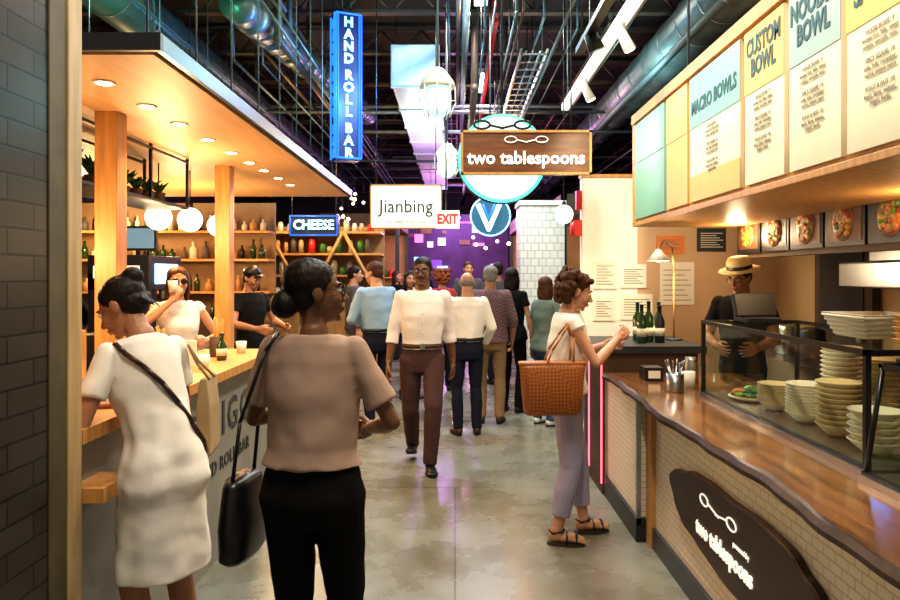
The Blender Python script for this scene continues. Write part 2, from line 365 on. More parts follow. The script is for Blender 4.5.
b.box(-3.15,-2.7,6.0,6.7,.9,.98,M_black); b.box(-3.15,-2.85,6.0,6.7,.98,1.6,M_black); b.box(-3.15,-2.62,6.0,6.7,1.45,1.75,M_black); b.box(-2.619,-2.61,6.1,6.6,1.5,1.68,M_bluel); b.box(-3.1,-2.7,5.99,6.0,1.55,1.66,M_signw)
for y in (6.2,6.5): b.cone((-2.72,y,1.45),.03,(-2.72,y,1.36),.025,M_steel)
b.done(.01)
b=MB('order_monitor'); b.box(-.17,.17,-.02,.02,.05,.27,M_black,TR(-2.85,6.3,1.75)) ; b.box(-.15,.15,-.022,-.02,.07,.25,M_screen,TR(-2.85,6.3,1.75)); b.box(-.08,.08,-.06,.06,0,.01,M_black,TR(-2.85,6.3,1.75)); b.box(-.02,.02,-.01,.01,.0,.06,M_black,TR(-2.85,6.3,1.75)); b.done(.003)

# ---------------------------------------------------------------- hanging signs
b=MB('neon_blade_sign')
S=TR(-1.28,8.25,2.92)@RZ(22)
b.box(-.15,.15,-.11,.11,0,1.72,mat('sign_box_navy',(.01,.02,.06),.4,emit=.10,ecol=(.01,.04,.6)),S)
z=1.60
for ch in 'HAND ROLL BAR':
    if ch!=' ':
        b.text(ch,.155,M_bluel,S@TR(0,-.115,z)@FRONT,.006,bold=.006)
        b.text(ch,.14,M_blue,S@TR(-.155,0,z)@FACEL,.006,bold=.007)
        z-=.142
    else: z-=.05
for x in (-.15,.15,-.125,.125):
    b.tube([(x,-.12,.02),(x,-.12,1.70)],.010,M_blue,S)
for zz in (.02,1.7): b.tube([(-.15,-.12,zz),(.15,-.12,zz)],.012,M_blue,S)
b.tube([(-.16,.1,.02),(-.16,.1,1.7)],.014,M_blue,S); b.tube([(-.16,-.1,.02),(-.16,-.1,1.7)],.014,M_blue,S)
b.cone((-.05,0,1.7),.012,(-.05,0,2.38),.012,M_dark,S); b.cone((.05,0,1.7),.012,(.05,0,2.38),.012,M_dark,S)
b.done()
light('neon_glow_light','POINT',(-1.15,7.7,3.6),55,(.08,.3,1),.1)
b=MB('wooden_shop_sign')
b.box(.06,1.16,6.0,6.06,2.44,2.82,M_wsign)
for zz in (2.44,2.80): b.box(.05,1.17,5.985,6.0,zz,zz+.02,M_woodl)
for xx in (.05,1.15): b.box(xx,xx+.02,5.985,6.0,2.44,2.82,M_woodl)
b.text('two tablespoons',.155,mat('sign_letter_white',(.95,.93,.88),.5,emit=.8,ecol=(1,.95,.88)),TR(.61,5.995,2.58)@FRONT,.004,bold=.003,sx=.97)
def spoon(b,c,sc_,m,y,r=.007):
    for sg in (-1,1):
        b.tube([(c[0]-sg*.02*sc_,y,c[1]-.02*sc_),(c[0]+sg*.12*sc_,y,c[1]+.012*sc_)],r,m,seg=6)
        b.tube([(c[0]+sg*(.19+.075*math.cos(a*.524))*sc_,y,c[1]+.015*sc_+.038*math.sin(a*.524)*sc_) for a in range(13)],r,m,seg=6)
for x in (.2,1.0): b.cone((x,6.03,2.82),.006,(x,6.03,5.3),.006,M_dark,seg=5)
spoon(b,(.61,2.73),.7,M_signw,5.99,.005)
b.done()
b=MB('round_shop_sign')
def disc(b,c,r,y0,y1,m,seg=40): b.cone((c[0],y0,c[1]),r,(c[0],y1,c[1]),r,m,seg=seg,smooth=False)
disc(b,(.42,2.62),.40,6.25,6.36,M_dark); disc(b,(.42,2.62),.395,6.235,6.25,M_green); disc(b,(.42,2.62),.365,6.225,6.235,M_signg)
spoon(b,(.42,2.90),.95,M_ink,6.215,.012)
b.cone((.42,6.3,3.0),.012,(.42,6.3,5.3),.012,M_dark); b.done()
b=MB('hanging_shop_sign')
b.box(-.96,-.16,8.0,8.05,2.12,2.60,M_signw); 
for zz in (2.11,2.6): b.box(-.97,-.15,7.99,8.06,zz,zz+.015,M_woodl)
for xx in (-.97,-.165): b.box(xx,xx+.015,7.99,8.06,2.11,2.61,M_woodl)
b.text('Jianbing',.22,M_ink,TR(-.56,7.995,2.36)@FRONT,.003,sx=.92)
b.text('the original street crepe',.045,M_red,TR(-.56,7.995,2.19)@FRONT,.003)
for x in (-.9,-.22): b.cone((x,8.02,2.61),.006,(x,8.02,5.3),.006,M_dark,seg=5)
b.done()
b=MB('exit_sign'); b.box(-.22,.05,7.8,7.86,2.10,2.30,M_signw); b.text('EXIT',.15,mat('exit_red',(.9,.03,.02),.5,emit=1.0,ecol=(1,.03,.02)),TR(-.085,7.795,2.2)@FRONT,.003,bold=.006,sx=.75); b.cone((-.1,7.83,2.30),.01,(-.1,7.83,5.3),.01,M_dark,seg=5); b.done()
b=MB('cone_neon_sign'); 
disc(b,(.42,2.28),.24,8.32,8.4,M_black); disc(b,(.42,2.28),.235,8.31,8.32,mat('disc_blue_dark',(.02,.06,.10),.4,emit=.2,ecol=(.1,.5,.8)))
b.tube([(.42+.235*math.cos(a*.262),8.3,2.28+.235*math.sin(a*.262)) for a in range(25)],.010,M_bluel)
b.tube([(.27,8.29,2.42),(.40,8.29,2.12),(.53,8.29,2.42)],.028,M_signg); b.tube([(.33,8.28,2.42),(.40,8.28,2.25),(.47,8.28,2.42)],.012,M_blue)
b.cone((.42,8.36,2.5),.01,(.42,8.36,5.3),.01,M_dark,seg=5); b.done()
b=MB('cheese_shop_sign'); b.box(-2.54,-1.78,10.7,10.78,2.17,2.5,mat('cheese_box',(.01,.02,.03),.4,emit=.05,ecol=(.1,.3,.8))); b.text('CHEESE',.2,mat('neon_ice',(.5,.8,1),.5,emit=1.3,ecol=(.42,.75,1)),TR(-2.16,10.69,2.34)@FRONT,.004,bold=.006,sx=.92)
b.tube([(-2.52,10.69,2.19),(-1.8,10.69,2.19),(-1.8,10.69,2.48),(-2.52,10.69,2.48),(-2.52,10.69,2.19)],.006,M_blue)
for x in (-2.5,-1.82): b.cone((x,10.74,2.5),.008,(x,10.74,5.3),.008,M_dark,seg=5)
b.done()
# ---------------------------------------------------------------- distant stalls
b=MB('timber_display_shelf')
b.box(-3.7,-1.2,11.3,11.9,0,1.15,M_woodl); b.box(-3.7,-1.2,11.85,11.9,1.15,2.4,M_warmbk)
for z in (1.15,1.55,1.9,2.25): b.box(-3.7,-1.2,11.3,11.85,z,z+.035,M_woodl)
for k in range(2):
    x=-3.6+k*1.2
    b.cone((x,11.28,1.15),.03,(x+.6,11.28,2.28),.03,M_woodl,seg=4); b.cone((x+1.2,11.28,1.15),.03,(x+.6,11.28,2.28),.03,M_woodl,seg=4)
for z in (1.19,1.59,1.94,2.29):
    x=-3.65
    while x<-1.25:
        h=random.uniform(.1,.25); r=random.uniform(.035,.06); m=random.choice([M_tan,M_white,M_label,M_terra,M_red,M_ceram,M_leaf,M_woodp])
        b.lathe([(r,0),(r,h*.8),(r*.8,h*.85),(r*.8,h)],(x,11.45,z),m,seg=10); x+=random.uniform(.1,.2)
b.done()
light('shelf_light','POINT',(-2.4,10.5,2.9),100,(1,.66,.32),.1)
def stall(x0,x1,y0,y1,h,m,name,nm,sm,face):
    b=MB(name); b.box(x0,x1,y0,y1,0,1.05,m); b.box(x0,x1,y0,y1,h-.3,h,M_brown)
    for x in (x0+.04,x1-.04):
        for y in (y0+.04,y1-.04): b.box(x-.04,x+.04,y-.04,y+.04,0,h,M_dark)
    b.box(x0+.02,x1-.02,y1-.04,y1-.01,1.05,h-.3,M_warmbk)
    if nm: b.text(nm,.24,sm,TR((x0+x1)/2,y0-.01,h-.15)@FRONT,.004,bold=.003)
    b.box(x0+.2,x1-.2,y1-.3,y1-.05,1.5,1.53,M_woodl)
    for k in range(10): b.lathe([(.05,0),(.05,.15),(.02,.2)],(x0+.3+k*(x1-x0-.6)/9,y1-.18,1.53),random.choice([M_tan,M_white,M_red,M_leaf]),seg=8)
    b.done()
    light('stall_light','POINT',((x0+x1)/2,y0+.5,h-.45),55,(1,.66,.35),.1)
stall(-6.5,-4.0,12.5,15,2.8,M_woodl,'market_stall','COFFEE',M_signw,0)
stall(-3.0,-1.2,15,18,2.9,M_woodp,'market_stall','',M_pink,0)
stall(1.6,4.4,10.5,13,2.8,M_woodl,'market_stall','DONUTS',M_pink,0)
stall(1.4,3.6,15,18,2.9,M_dark,'market_stall','',M_green,0)
M_purp=mat('purple_panel',(.2,.08,.4),.5,emit=.40,ecol=(.34,.10,.85)); M_mag=mat('magenta_neon',(1,.2,.7),.5,emit=1.1,ecol=(1,.2,.65))
b=MB('lit_wall_mural')
b.box(-1.6,1.6,21.0,21.1,0,3.4,mat('plum_wall',(.14,.06,.16),.6,noise=.4,nscale=2))
rr_=random.Random(3)
for k in range(16):
    x=rr_.uniform(-1.5,1.3); z=rr_.uniform(1.7,3.0); w_=rr_.uniform(.08,.35); h_=rr_.uniform(.06,.25)
    b.box(x,x+w_,20.96-.001*k,21.0,z,z+h_,rr_.choice([M_purp,M_purp,M_mag,M_bluel,M_warmbk,M_signw]))
b.tube([(-1.5,20.93,3.15),(1.5,20.93,3.15)],.02,M_mag)
b.done()
light('far_purple_light','POINT',(-.2,12.5,3.2),85,(.6,.3,1),.15)
light('far_pink_light','POINT',(.3,17,2.9),130,(1,.35,.75),.15)
light('far_blue_light','POINT',(0,19.8,3.2),110,(.6,.35,1),.15)
b=MB('string_lights')
for k in range(40):
    x=random.uniform(-2.5,2.5); y=random.uniform(13.5,14.9); z=random.uniform(2.1,3.3)
    b.cone((x,y,z+.03),.003,(x,y,3.9),.003,M_black,seg=4); b.ell((x,y,z),.035,random.choice([M_glow,M_globe,M_globe,M_bulb]),seg=8,rg=6)
b.box(-2.6,2.6,14.1,14.2,3.86,3.9,M_dark)
b.done()

# ---------------------------------------------------------------- right stall
M_hex=brickmat('white_scale_tile',(.80,.72,.58),(.76,.68,.55),(.56,.48,.36),.07,.035,'YZ',.3,.003,.8)
b=MB('service_counter')
b.box(1.16,1.95,.8,4.12,.12,.82,M_hex); b.box(1.14,1.95,.8,4.12,0,.12,mat('toe_kick_grey',(.07,.078,.085),.4,.5))
b.box(1.13,1.165,4.04,4.14,.0,.82,M_tan)
b.box(1.09,1.7,4.16,5.02,.14,.84,M_hex); b.box(1.07,1.7,4.14,5.04,0,.14,M_dark); b.box(1.075,1.10,4.14,4.165,.1,.84,M_steel); b.box(1.075,1.10,5.0,5.03,.1,.84,M_steel)
b.box(1.06,1.75,5.04,5.75,0,1.02,M_brown); b.box(.98,1.80,5.0,5.85,1.02,1.07,M_dark)
b.box(1.05,1.058,5.03,5.05,.08,1.0,M_pink); b.box(1.05,1.058,5.5,5.52,.08,1.0,M_pink)
n=90; rs=[]
for i in range(n+1):
    y=.8+(5.02-.8)*i/n; w=1.055+.016*math.sin(y*3.1)+.008*math.sin(y*8+1)+.004*math.sin(y*21)
    rs.append([(w+.03,y,.822),(w+.004,y,.835),(w,y,.855),(w+.012,y,.874),(w+.022+.008*math.sin(y*6),y,.88),(2.0,y,.88),(2.0,y,.822)])
vs=[p for r in rs for p in r]
fb=[];ft=[]
for i in range(n):
    for j in range(7):
        k=(j+1)%7; q=(i*7+j,(i+1)*7+j,(i+1)*7+k,i*7+k); (fb if j in (0,1,2,3) else ft).append(q)
b.add(vs,fb+[tuple(range(7)),tuple(n*7+6-j for j in range(7))],M_bark,None,False); b.add(vs,ft,M_wooden)
b.done()
b=MB('live_edge_slab_sign')
n=64; rs=[]
for xx,k in ((1.155,1),(1.13,1),(1.125,.96)):
    r=[]
    for i in range(n):
        a=2*math.pi*i/n; e=1+.05*math.sin(3*a+1)+.03*math.sin(7*a)+.015*math.sin(15*a)
        ca,sa=math.cos(a),math.sin(a); r.append((xx,2.88+.76*k*e*math.copysign(abs(ca)**.8,ca),.48+.185*k*e*math.copysign(abs(sa)**.8,sa)))
    rs.append(r)
b.rings(rs,M_wsigny,None,False)
vs=[(1.1275,2.88+(p[1]-2.88)*1.035,.48+(p[2]-.48)*1.05) for p in rs[2]]
b.rings([[(1.15,p[1],p[2]) for p in vs],[(1.129,p[1],p[2]) for p in vs]],mat('bark_rim',(.26,.13,.06),.6,noise=.5),None,False)
b.text('two tablespoons',.10,M_signw,TR(1.122,2.95,.42)@FACEL,.003,bold=.002,sx=.92)
b.text('powered by',.032,M_signw,TR(1.122,2.75,.495)@FACEL,.002)
for sg in (-1,1):
    b.tube([(1.122,3.0+sg*.02,.545),(1.122,3.0-sg*.11,.565)],.004,M_signw)
    b.tube([(1.122,3.0+sg*.155+.05*math.cos(a*.524),.565+.024*math.sin(a*.524)) for a in range(13)],.004,M_signw,seg=6)
b.done()
def case(y0,y1,x0,z1,xt,fm):
    b=MB('glass_display_case'); z0=.885
    b.box(x0-.01,2.0,y0,y1,.88,.905,M_steel)
    for y in (y0,y1-.02):
        b.box(x0,x0+.02,y,y+.02,.9,z1,fm) if xt==x0 else b.cone((x0+.01,y+.01,.9),.009,(xt+.01,y+.01,z1),.009,fm,seg=6)
        b.box(1.96,1.98,y,y+.02,.9,z1,fm); b.box(xt,1.98,y,y+.02,z1-.02,z1,fm)
    b.box(xt,xt+.02,y0,y1,z1-.02,z1,fm); b.box(1.96,1.98,y0,y1,z1-.02,z1,fm); b.box(x0,x0+.02,y0,y1,.9,.915,fm)
    b.add([(x0+.01,y0+.02,.905),(x0+.01,y1-.02,.905),(xt+.01,y1-.02,z1-.02),(xt+.01,y0+.02,z1-.02)],[(0,1,2,3)],M_glass)
    b.add([(xt,y0,z1),(xt,y1,z1),(1.98,y1,z1),(1.98,y0,z1)],[(0,1,2,3)],M_glass)
    b.add([(x0+.02,y1-.01,.905),(1.96,y1-.01,.905),(1.96,y1-.01,z1-.02),(xt+.02,y1-.01,z1-.02)],[(0,1,2,3)],M_glass)
    b.done()
M_frame=mat('case_frame_dark',(.05,.05,.05),.3,.8)
case(2.42,4.04,1.42,1.32,1.42,M_frame); case(1.1,2.38,1.38,1.28,1.44,M_frame)
M_bowl=mat('bowl_tan',(.46,.33,.16),.4)
def bowls(x,y,z,r,n,st,m):
    b=MB('stacked_bowls')
    for k in range(n): b.lathe([(r*.45,0),(r*.5,.004),(r,.05),(r*.97,.052),(r*.45,.01)],(x,y,z+k*st),m,seg=22)
    b.done()
bowls(1.62,2.95,.905,.095,9,.022,M_bowl); bowls(1.82,3.3,.905,.09,14,.022,M_ceram); bowls(1.60,2.66,.905,.10,5,.028,M_ceram); bowls(1.83,2.66,.905,.09,12,.022,M_bowl); bowls(1.62,3.22,.905,.095,10,.014,M_ceram); bowls(1.84,3.0,.905,.085,13,.022,M_bowl); bowls(1.6,3.5,.905,.085,7,.014,M_bowl)
M_foods=[M_leaf,mat('pickle_green',(.3,.45,.06),.4),mat('carrot',(.7,.22,.03),.5),mat('beet',(.25,.02,.06),.4),M_ceram]
for j,(x,y) in enumerate(((1.6,3.78),(1.84,3.75),(1.56,2.2),(1.80,2.15),(1.56,1.9),(1.8,1.85),(1.6,1.55))):
    b=MB('salad_platter'); b.lathe([(.08,0),(.12,.02),(.117,.026),(.07,.01)],(x,y,.905),M_ceram)
    for k in range(44):
        a=random.uniform(0,6.28); t=random.uniform(0,.09); b.ell((x+t*math.cos(a),y+t*math.sin(a),.93+random.uniform(0,.05)*(1-t*8)),(.026,.018,.012),M_foods[(j+k//30)%2 if k<34 else (j+2)%5],None,8,6)
    b.done()
b=MB('woven_basket'); M_wov=mat('white_wicker',(.62,.56,.44),.6,bump=.3,bscale=60)
b.rings([[(x,y,z) for x,y in ((1.75-w,2.92-w*1.15),(1.75+w,2.92-w*1.15),(1.75+w,2.92+w*1.15),(1.75-w,2.92+w*1.15))] for z,w in ((1.322,.10),(1.42,.14),(1.42,.128),(1.335,.09))],M_wov,None,False)
for k in range(5):
    w=.104+k*.0078; z=1.333+k*.019
    b.tube([(1.75-w,2.92-w*1.15,z),(1.75+w,2.92-w*1.15,z),(1.75+w,2.92+w*1.15,z),(1.75-w,2.92+w*1.15,z),(1.75-w,2.92-w*1.15,z)],.006,M_wov,seg=5)
b.done()
b=MB('takeout_container_stack')
for k in range(5):
    w=.10-.002*(k%2); b.rings([[(x,y,z) for x,y in ((1.74-ww,2.54-ww*.8),(1.74+ww,2.54-ww*.8),(1.74+ww,2.54+ww*.8),(1.74-ww,2.54+ww*.8))] for z,ww in ((1.322+k*.022,w*.9),(1.338+k*.022,w),(1.342+k*.022,w+.005),(1.343+k*.022,w+.005))],M_tan,None,False)
b.done()
b=MB('tablet_register'); S=TR(1.58,2.28,1.282)@RZ(-10)
b.box(-.1,.1,-.08,.08,0,.015,M_black,S); b.box(-.015,.015,-.02,.02,.01,.1,M_black,S); b.box(-.10,.10,-.02,.0,.05,.19,M_black,S@RX(20)); b.done(.004)
b=MB('card_reader_register'); S=TR(1.66,3.85,1.322)
b.box(-.09,.09,-.1,.1,0,.03,M_black,S); b.box(-.13,.13,-.015,.015,.03,.16,M_black,S@RZ(15)@RX(-15)); b.done(.006)
for (x,y,h) in ((1.40,5.25,.29),(1.48,5.35,.31),(1.55,5.3,.28),(1.60,5.5,.30),(1.42,5.45,.3)):
    b=MB('wine_bottle'); b.lathe([(.034,0),(.036,.01),(.036,h*.6),(.014,h*.75),(.014,h*.97),(.016,h*.97),(.016,h)],(x,y,1.07),M_bottle if x!=1.55 else M_black); b.lathe([(.0368,.05),(.0368,.11)],(x,y,1.07),M_label); b.done()
b=MB('utensil_jar'); b.lathe([(.05,0),(.052,.01),(.052,.11),(.047,.11),(.047,.01)],(1.32,4.2,.88),M_steel)
for k in range(6):
    a=k*1.05; b.tube([(1.32,4.2,.9),(1.32+.045*math.cos(a),4.2+.045*math.sin(a),1.03),(1.32+.06*math.cos(a),4.2+.06*math.sin(a),1.07)],.005,M_steel,seg=5)
b.done()
b=MB('utensil_jar'); b.lathe([(.04,0),(.042,.1),(.038,.1),(.037,.01)],(1.45,4.35,.88),M_white); b.done()
b=MB('condiment_pitcher'); b.lathe([(.045,0),(.05,.02),(.045,.12),(.035,.14),(.037,.16),(.03,.16)],(1.55,4.6,.88),M_steel); b.tube([(1.505,4.6,.93),(1.47,4.6,.96),(1.475,4.6,1.0),(1.51,4.6,1.0)],.006,M_steel); b.done()
b=MB('tip_box'); b.box(1.25,1.37,4.6,4.75,.88,.97,M_black); b.box(1.27,1.35,4.599,4.6,.9,.95,M_paper); b.done(.004)
b=MB('desk_lamp'); b.cone((1.72,5.5,1.07),.07,(1.72,5.5,1.085),.06,M_dark); b.tube([(1.72,5.5,1.08),(1.72,5.5,1.6),(1.70,5.47,1.80),(1.62,5.42,1.84),(1.57,5.4,1.78)],.008,M_tan); b.lathe([(.02,.09),(.03,.07),(.085,0),(.08,0),(.02,.06)],(1.57,5.4,1.69),M_white); b.ell((1.57,5.4,1.71),.03,M_glow); b.done()
light('desk_lamp_light','POINT',(1.57,5.35,1.64),10,(1,.78,.5),.04)
for i,(x0,x1,z0,z1,m) in enumerate(((1.30,1.52,1.45,1.72,M_paper),(1.56,1.80,1.46,1.68,M_white),(1.90,2.16,1.78,1.95,mat('orange_poster',(.7,.22,.05),.6)),(1.56,1.86,1.16,1.4,M_paper),(1.93,2.25,1.30,1.7,M_white),(2.28,2.55,1.80,2.02,M_ink),(1.3,1.5,1.15,1.38,M_paper))):
    b=MB('wall_poster'); b.box(x0,x1,6.585,6.60,z0,z1,m); tm=mat('poster_text_grey',(.25,.2,.16),.6) if m is not M_ink else M_paper
    for k in range(7): b.box(x0+.03,x1-.03-.03*((k*7)%3),6.583,6.585,z0+.04+k*(z1-z0-.07)/7,z0+.047+k*(z1-z0-.07)/7,tm)
    b.done()
b=MB('fire_alarm_bell'); b.box(1.13,1.2,6.62,6.7,1.95,2.1,M_red); b.cone((1.13,6.66,2.02),.07,(1.10,6.66,2.02),.06,M_red); b.box(1.15,1.2,6.62,6.7,2.2,2.38,M_red); b.done(.004)
b=MB('globe_pendant_lamp'); b.ell((1.15,7.4,2.22),.1,M_globe,seg=20,rg=12); b.cone((1.15,7.4,2.31),.025,(1.15,7.4,2.36),.02,M_black); b.cone((1.15,7.4,2.35),.006,(1.15,7.4,5.3),.006,M_black,seg=5); b.done()
b=MB('menu_bulkhead')
b.box(1.54,2.36,1.3,5.9,2.02,2.9,M_cream); b.box(1.50,2.38,1.3,5.92,1.985,2.02,M_woodl); b.box(1.49,2.38,1.3,5.92,2.84,2.92,M_woodl)
b.box(1.52,1.54,1.3,5.92,2.0,2.86,M_woodl)
b.box(1.5,1.56,5.86,5.92,2.0,2.9,M_woodl)
for y in (1.6,3.7,5.7): b.cone((1.9,y,2.92),.012,(1.9,y,5.3),.012,M_dark,seg=6)
b.done(.004)
c_teal=mat('menu_teal',(.20,.43,.35),.5); c_yel=mat('menu_yellow',(.70,.45,.13),.5); c_blu=mat('menu_blue',(.28,.39,.39),.5); c_cr=mat('menu_cream',(.72,.66,.50),.5)
T_ink=mat('menu_text_teal',(.02,.08,.11),.6)
panels=[(5.83,5.02,c_teal,c_teal,''),(4.96,4.52,c_yel,c_yel,''),(4.47,3.68,c_teal,c_cr,'MACRO BOWLS'),(3.62,3.19,c_yel,c_cr,'CUSTOM\nBOWL'),(3.14,2.72,c_blu,c_cr,'NOODLE\nBOWL'),(2.68,2.25,c_yel,c_cr,'SOUPS &\nSALADS'),(2.20,1.75,c_teal,c_cr,'DRINKS')]
T_gry=mat('menu_text_grey',(.22,.21,.17),.6)
for (ya,yb,ct,cb,t) in panels:
    b=MB('menu_board'); cy=(ya+yb)/2; w=ya-yb; big=t=='MACRO BOWLS'
    b.box(1.50,1.52,yb,ya,2.04,2.82,cb); b.box(1.497,1.50,yb,ya,2.50,2.82,ct)
    if big: b.box(1.497,1.50,yb,ya,2.04,2.2,c_yel)
    if t:
        b.text(t,.125 if not big else .115,T_ink,TR(1.495,cy,2.67 if not big else 2.62)@FACEL,.001,bold=.004,sx=.74 if not big else .85,lead=.85)
        b.text('HOUSE BOWL  9\nbrown rice, kale, sweet\npotato, avocado, miso\n\nSPICY SESAME  10\nsoba, tofu, cucumber,\ncarrot, peanut sauce\n\nROOT & NUT  10\nbeets, farro, walnuts,\nyogurt, herbs',.026,T_gry,TR(1.495,cy,2.33)@FACEL,.0008,sx=.85)
    b.done()
M_dish=[mat('dish%d'%i,c,.5) for i,c in enumerate([(.50,.14,.03),(.12,.22,.04),(.55,.30,.04),(.28,.04,.03)])]
b_y=5.95; i=0
while b_y>2.3:
    w=.44; b=MB('food_photo_frame'); ya,yb=b_y,b_y-w; cy=(ya+yb)/2
    b.box(2.40,2.42,yb,ya,1.76,2.18,M_black); b.box(2.396,2.40,yb+.03,ya-.03,1.79,2.15,mat('photo_bg%d'%(i%3),[(.18,.07,.03),(.05,.04,.035),(.16,.04,.02)][i%3],.4,noise=.6,nscale=14))
    b.cone((2.396,cy,1.91),.12,(2.390,cy,1.91),.115,mat('dish_rim_brown',(.22,.12,.06),.4),seg=24)
    for k in range(60):
        a=random.uniform(0,6.28); t=random.uniform(0,.095); b.ell((2.386,cy+t*math.cos(a),1.91+t*math.sin(a)),(.008,.025,.018),M_dish[(i+k//16)%4],None,8,6)
    b.text(['BOWLS','FRESH','CHEESE'][i%3],.08,M_signw,TR(2.375,cy,2.08)@FACEL,.001,bold=.003)
    b.done(); b_y-=w+.03; i+=1
b=MB('trim_3'); b.box(2.42,2.5,1.5,6.0,1.72,2.22,M_brown); b.done()
b=MB('extractor_hood'); b.box(2.52,3.04,2.0,4.6,1.5,1.66,M_steel); b.box(2.6,3.04,2.2,4.4,1.66,2.3,M_steel); b.done(.01)
b=MB('back_kitchen_counter'); b.box(2.5,3.04,1.2,6.3,0,.9,M_steel); b.box(2.48,3.04,1.2,6.3,.9,.93,M_steel)
for k,(y,m) in enumerate(((5.8,M_steel),(5.4,M_black),(4.2,M_tan),(3.7,M_steel),(3.2,M_white),(2.8,M_steel))): b.lathe([(.09,0),(.1,.02),(.1,.22),(.04,.25)],(2.75,y,.93),m)
b.done()
b=MB('door_1'); b.box(2.98,3.04,5.0,5.8,.95,2.1,M_brown); b.box(2.97,2.98,5.1,5.7,1.2,2.0,M_char); b.cone((2.97,5.1,1.1),.02,(2.93,5.1,1.1),.02,M_steel); b.done()
light('kitchen_light','POINT',(2.25,3.3,1.9),11,(1,.74,.42),.06)
light('kitchen_light','POINT',(2.25,5.6,1.9),9,(1,.74,.45),.06)
for (x,y,e,c) in ((0.1,1.2,66,(1,.88,.70)),(0.5,4.2,82,(1,.90,.74)),(.3,7.6,96,(1,.92,.8)),(.4,11.5,66,(.95,.85,1))):  # strip fixtures with area lights, added to brighten the corridor
    b=MB('added_corridor_fixture'); b.box(x-.08,x+.08,y-.6,y+.6,4.73,4.80,M_white); b.box(x-.06,x+.06,y-.58,y+.58,4.725,4.73,M_bulb)
    for yy in (y-.5,y+.5): b.cone((x,yy,4.8),.006,(x,yy,5.3),.006,M_dark,seg=5)
    b.done(); light('added_corridor_fill','AREA',(x,y,4.71),e*1.3,c,.16,(x,y,0),sy=1.2)
b=MB('added_menu_wash_bar'); b.box(.86,.92,1.6,5.0,3.16,3.20,M_dark)  # bar added to carry the spots that brighten the menu boards
for y in (2,3.7,4.9): b.cone((.89,y,3.2),.008,(.89,y,5.3),.008,M_dark,seg=5)
for y in (1.9,2.8,3.7,4.6): b.cone((.89,y,3.16),.045,(.93,y,3.06),.055,M_dark)
b.done()
for y in (1.9,2.8,3.7,4.6): light('added_menu_wash_spot','SPOT',(.945,y,3.03),16,(1,.86,.62),.04,(1.5,y+.1,2.3),120,.9)  # spots added to wash the menu boards
light('service_light','SPOT',(1.1,4.9,3.0),60,(1,.82,.56),.06,(1.6,6.6,1.6),80,.9)
light('ceiling_teal_fill','POINT',(-2.6,5.5,3.7),60,(.12,1,.55),.15)  # bare point lights, no fixture, added to tint the ceiling teal
light('ceiling_teal_fill','POINT',(2.0,8.5,3.7),55,(.4,.95,1),.15)
light('ceiling_blue_fill','POINT',(-.5,7.6,3.9),52,(.5,.85,1),.15)  # bare point light added to tint the ceiling blue
light('duct_wash_fill','POINT',(-.5,11.0,3.5),42,(.85,1,.95),.12)  # bare point light added to brighten the duct underside
light('ceiling_warm_light','POINT',(.9,11.5,3.8),50,(1,.55,.3),.15)
w=bpy.data.worlds.new('world'); w.use_nodes=True; w.node_tree.nodes['Background'].inputs[0].default_value=(1,.87,.72,1); w.node_tree.nodes['Background'].inputs[1].default_value=.27; sc.world=w

# ---------------------------------------------------------------- people
texc=bpy.data.textures.new('cloth_folds','CLOUDS'); texc.noise_scale=.13; texc.noise_depth=1
texh=bpy.data.textures.new('hair_clumps','CLOUDS'); texh.noise_scale=.03; texh.noise_depth=1
def cloth(n,c,noise=.05): return mat(n,c,.9,noise=noise,nscale=5,bump=.28,bscale=9,bstretch=(1,1,.8),spec=.2)
def skinm(n,c): return mat(n,c,.5,noise=.08,nscale=20)
def hairm(n,c): return mat(n,c,.55,bump=.3,bscale=60,bstretch=(1,1,.25),spec=.25)
SK_L=skinm('skin_light',(.55,.29,.18)); SK_M=skinm('skin_tan',(.38,.18,.10)); SK_D=skinm('skin_brown',(.17,.075,.04))
H_dk=hairm('hair_dark',(.011,.007,.006)); H_br=hairm('hair_brown',(.07,.025,.011)); H_gr=hairm('hair_grey',(.22,.20,.19)); H_bl=hairm('hair_blond',(.30,.17,.07)); H_rd=hairm('hair_red',(.22,.06,.02))
M_eye=mat('eye_white',(.8,.78,.74),.2); M_iris=mat('iris_dark',(.02,.012,.01),.1); 
def lipm(sk): return mat('lips_'+sk.name,{'skin_light':(.5,.16,.13),'skin_tan':(.30,.10,.08),'skin_brown':(.15,.045,.04)}[sk.name],.4)
PM=[(.80,.150,.105,0),(.88,.168,.118,.005),(.96,.160,.115,0),(1.06,.148,.106,0),(1.16,.156,.113,-.003),(1.26,.172,.122,-.005),(1.36,.182,.115,0),(1.42,.165,.095,.005),(1.46,.105,.075,.01),(1.49,.06,.06,.01)]
PF=[(.80,.158,.11,0),(.88,.178,.124,.008),(.96,.165,.115,.003),(1.06,.130,.098,0),(1.16,.134,.105,-.005),(1.26,.150,.124,-.012),(1.36,.155,.102,0),(1.42,.140,.085,.005),(1.46,.088,.065,.01),(1.49,.05,.05,.01)]
def interp(P,z):
    if z<=P[0][0]: return P[0][1:]
    for a,c in zip(P[:-1],P[1:]):
        if z<=c[0]:
            t=(z-a[0])/(c[0]-a[0]); t=t*t*(3-2*t)*.5+t*.5; return tuple(a[k]+(c[k]-a[k])*t for k in (1,2,3))
    return P[-1][1:]
def ik(a,b,l1,l2,pole):
    a,b=V(a),V(b); d=b-a; L=min(d.length,l1+l2-.002); L=max(L,.1); u=d.normalized()
    x=(l1*l1-l2*l2+L*L)/(2*L); h=math.sqrt(max(l1*l1-x*x,0)); p=V(pole); p=p-u*p.dot(u); p.normalize()
    return a+u*x+p*h, a+u*L
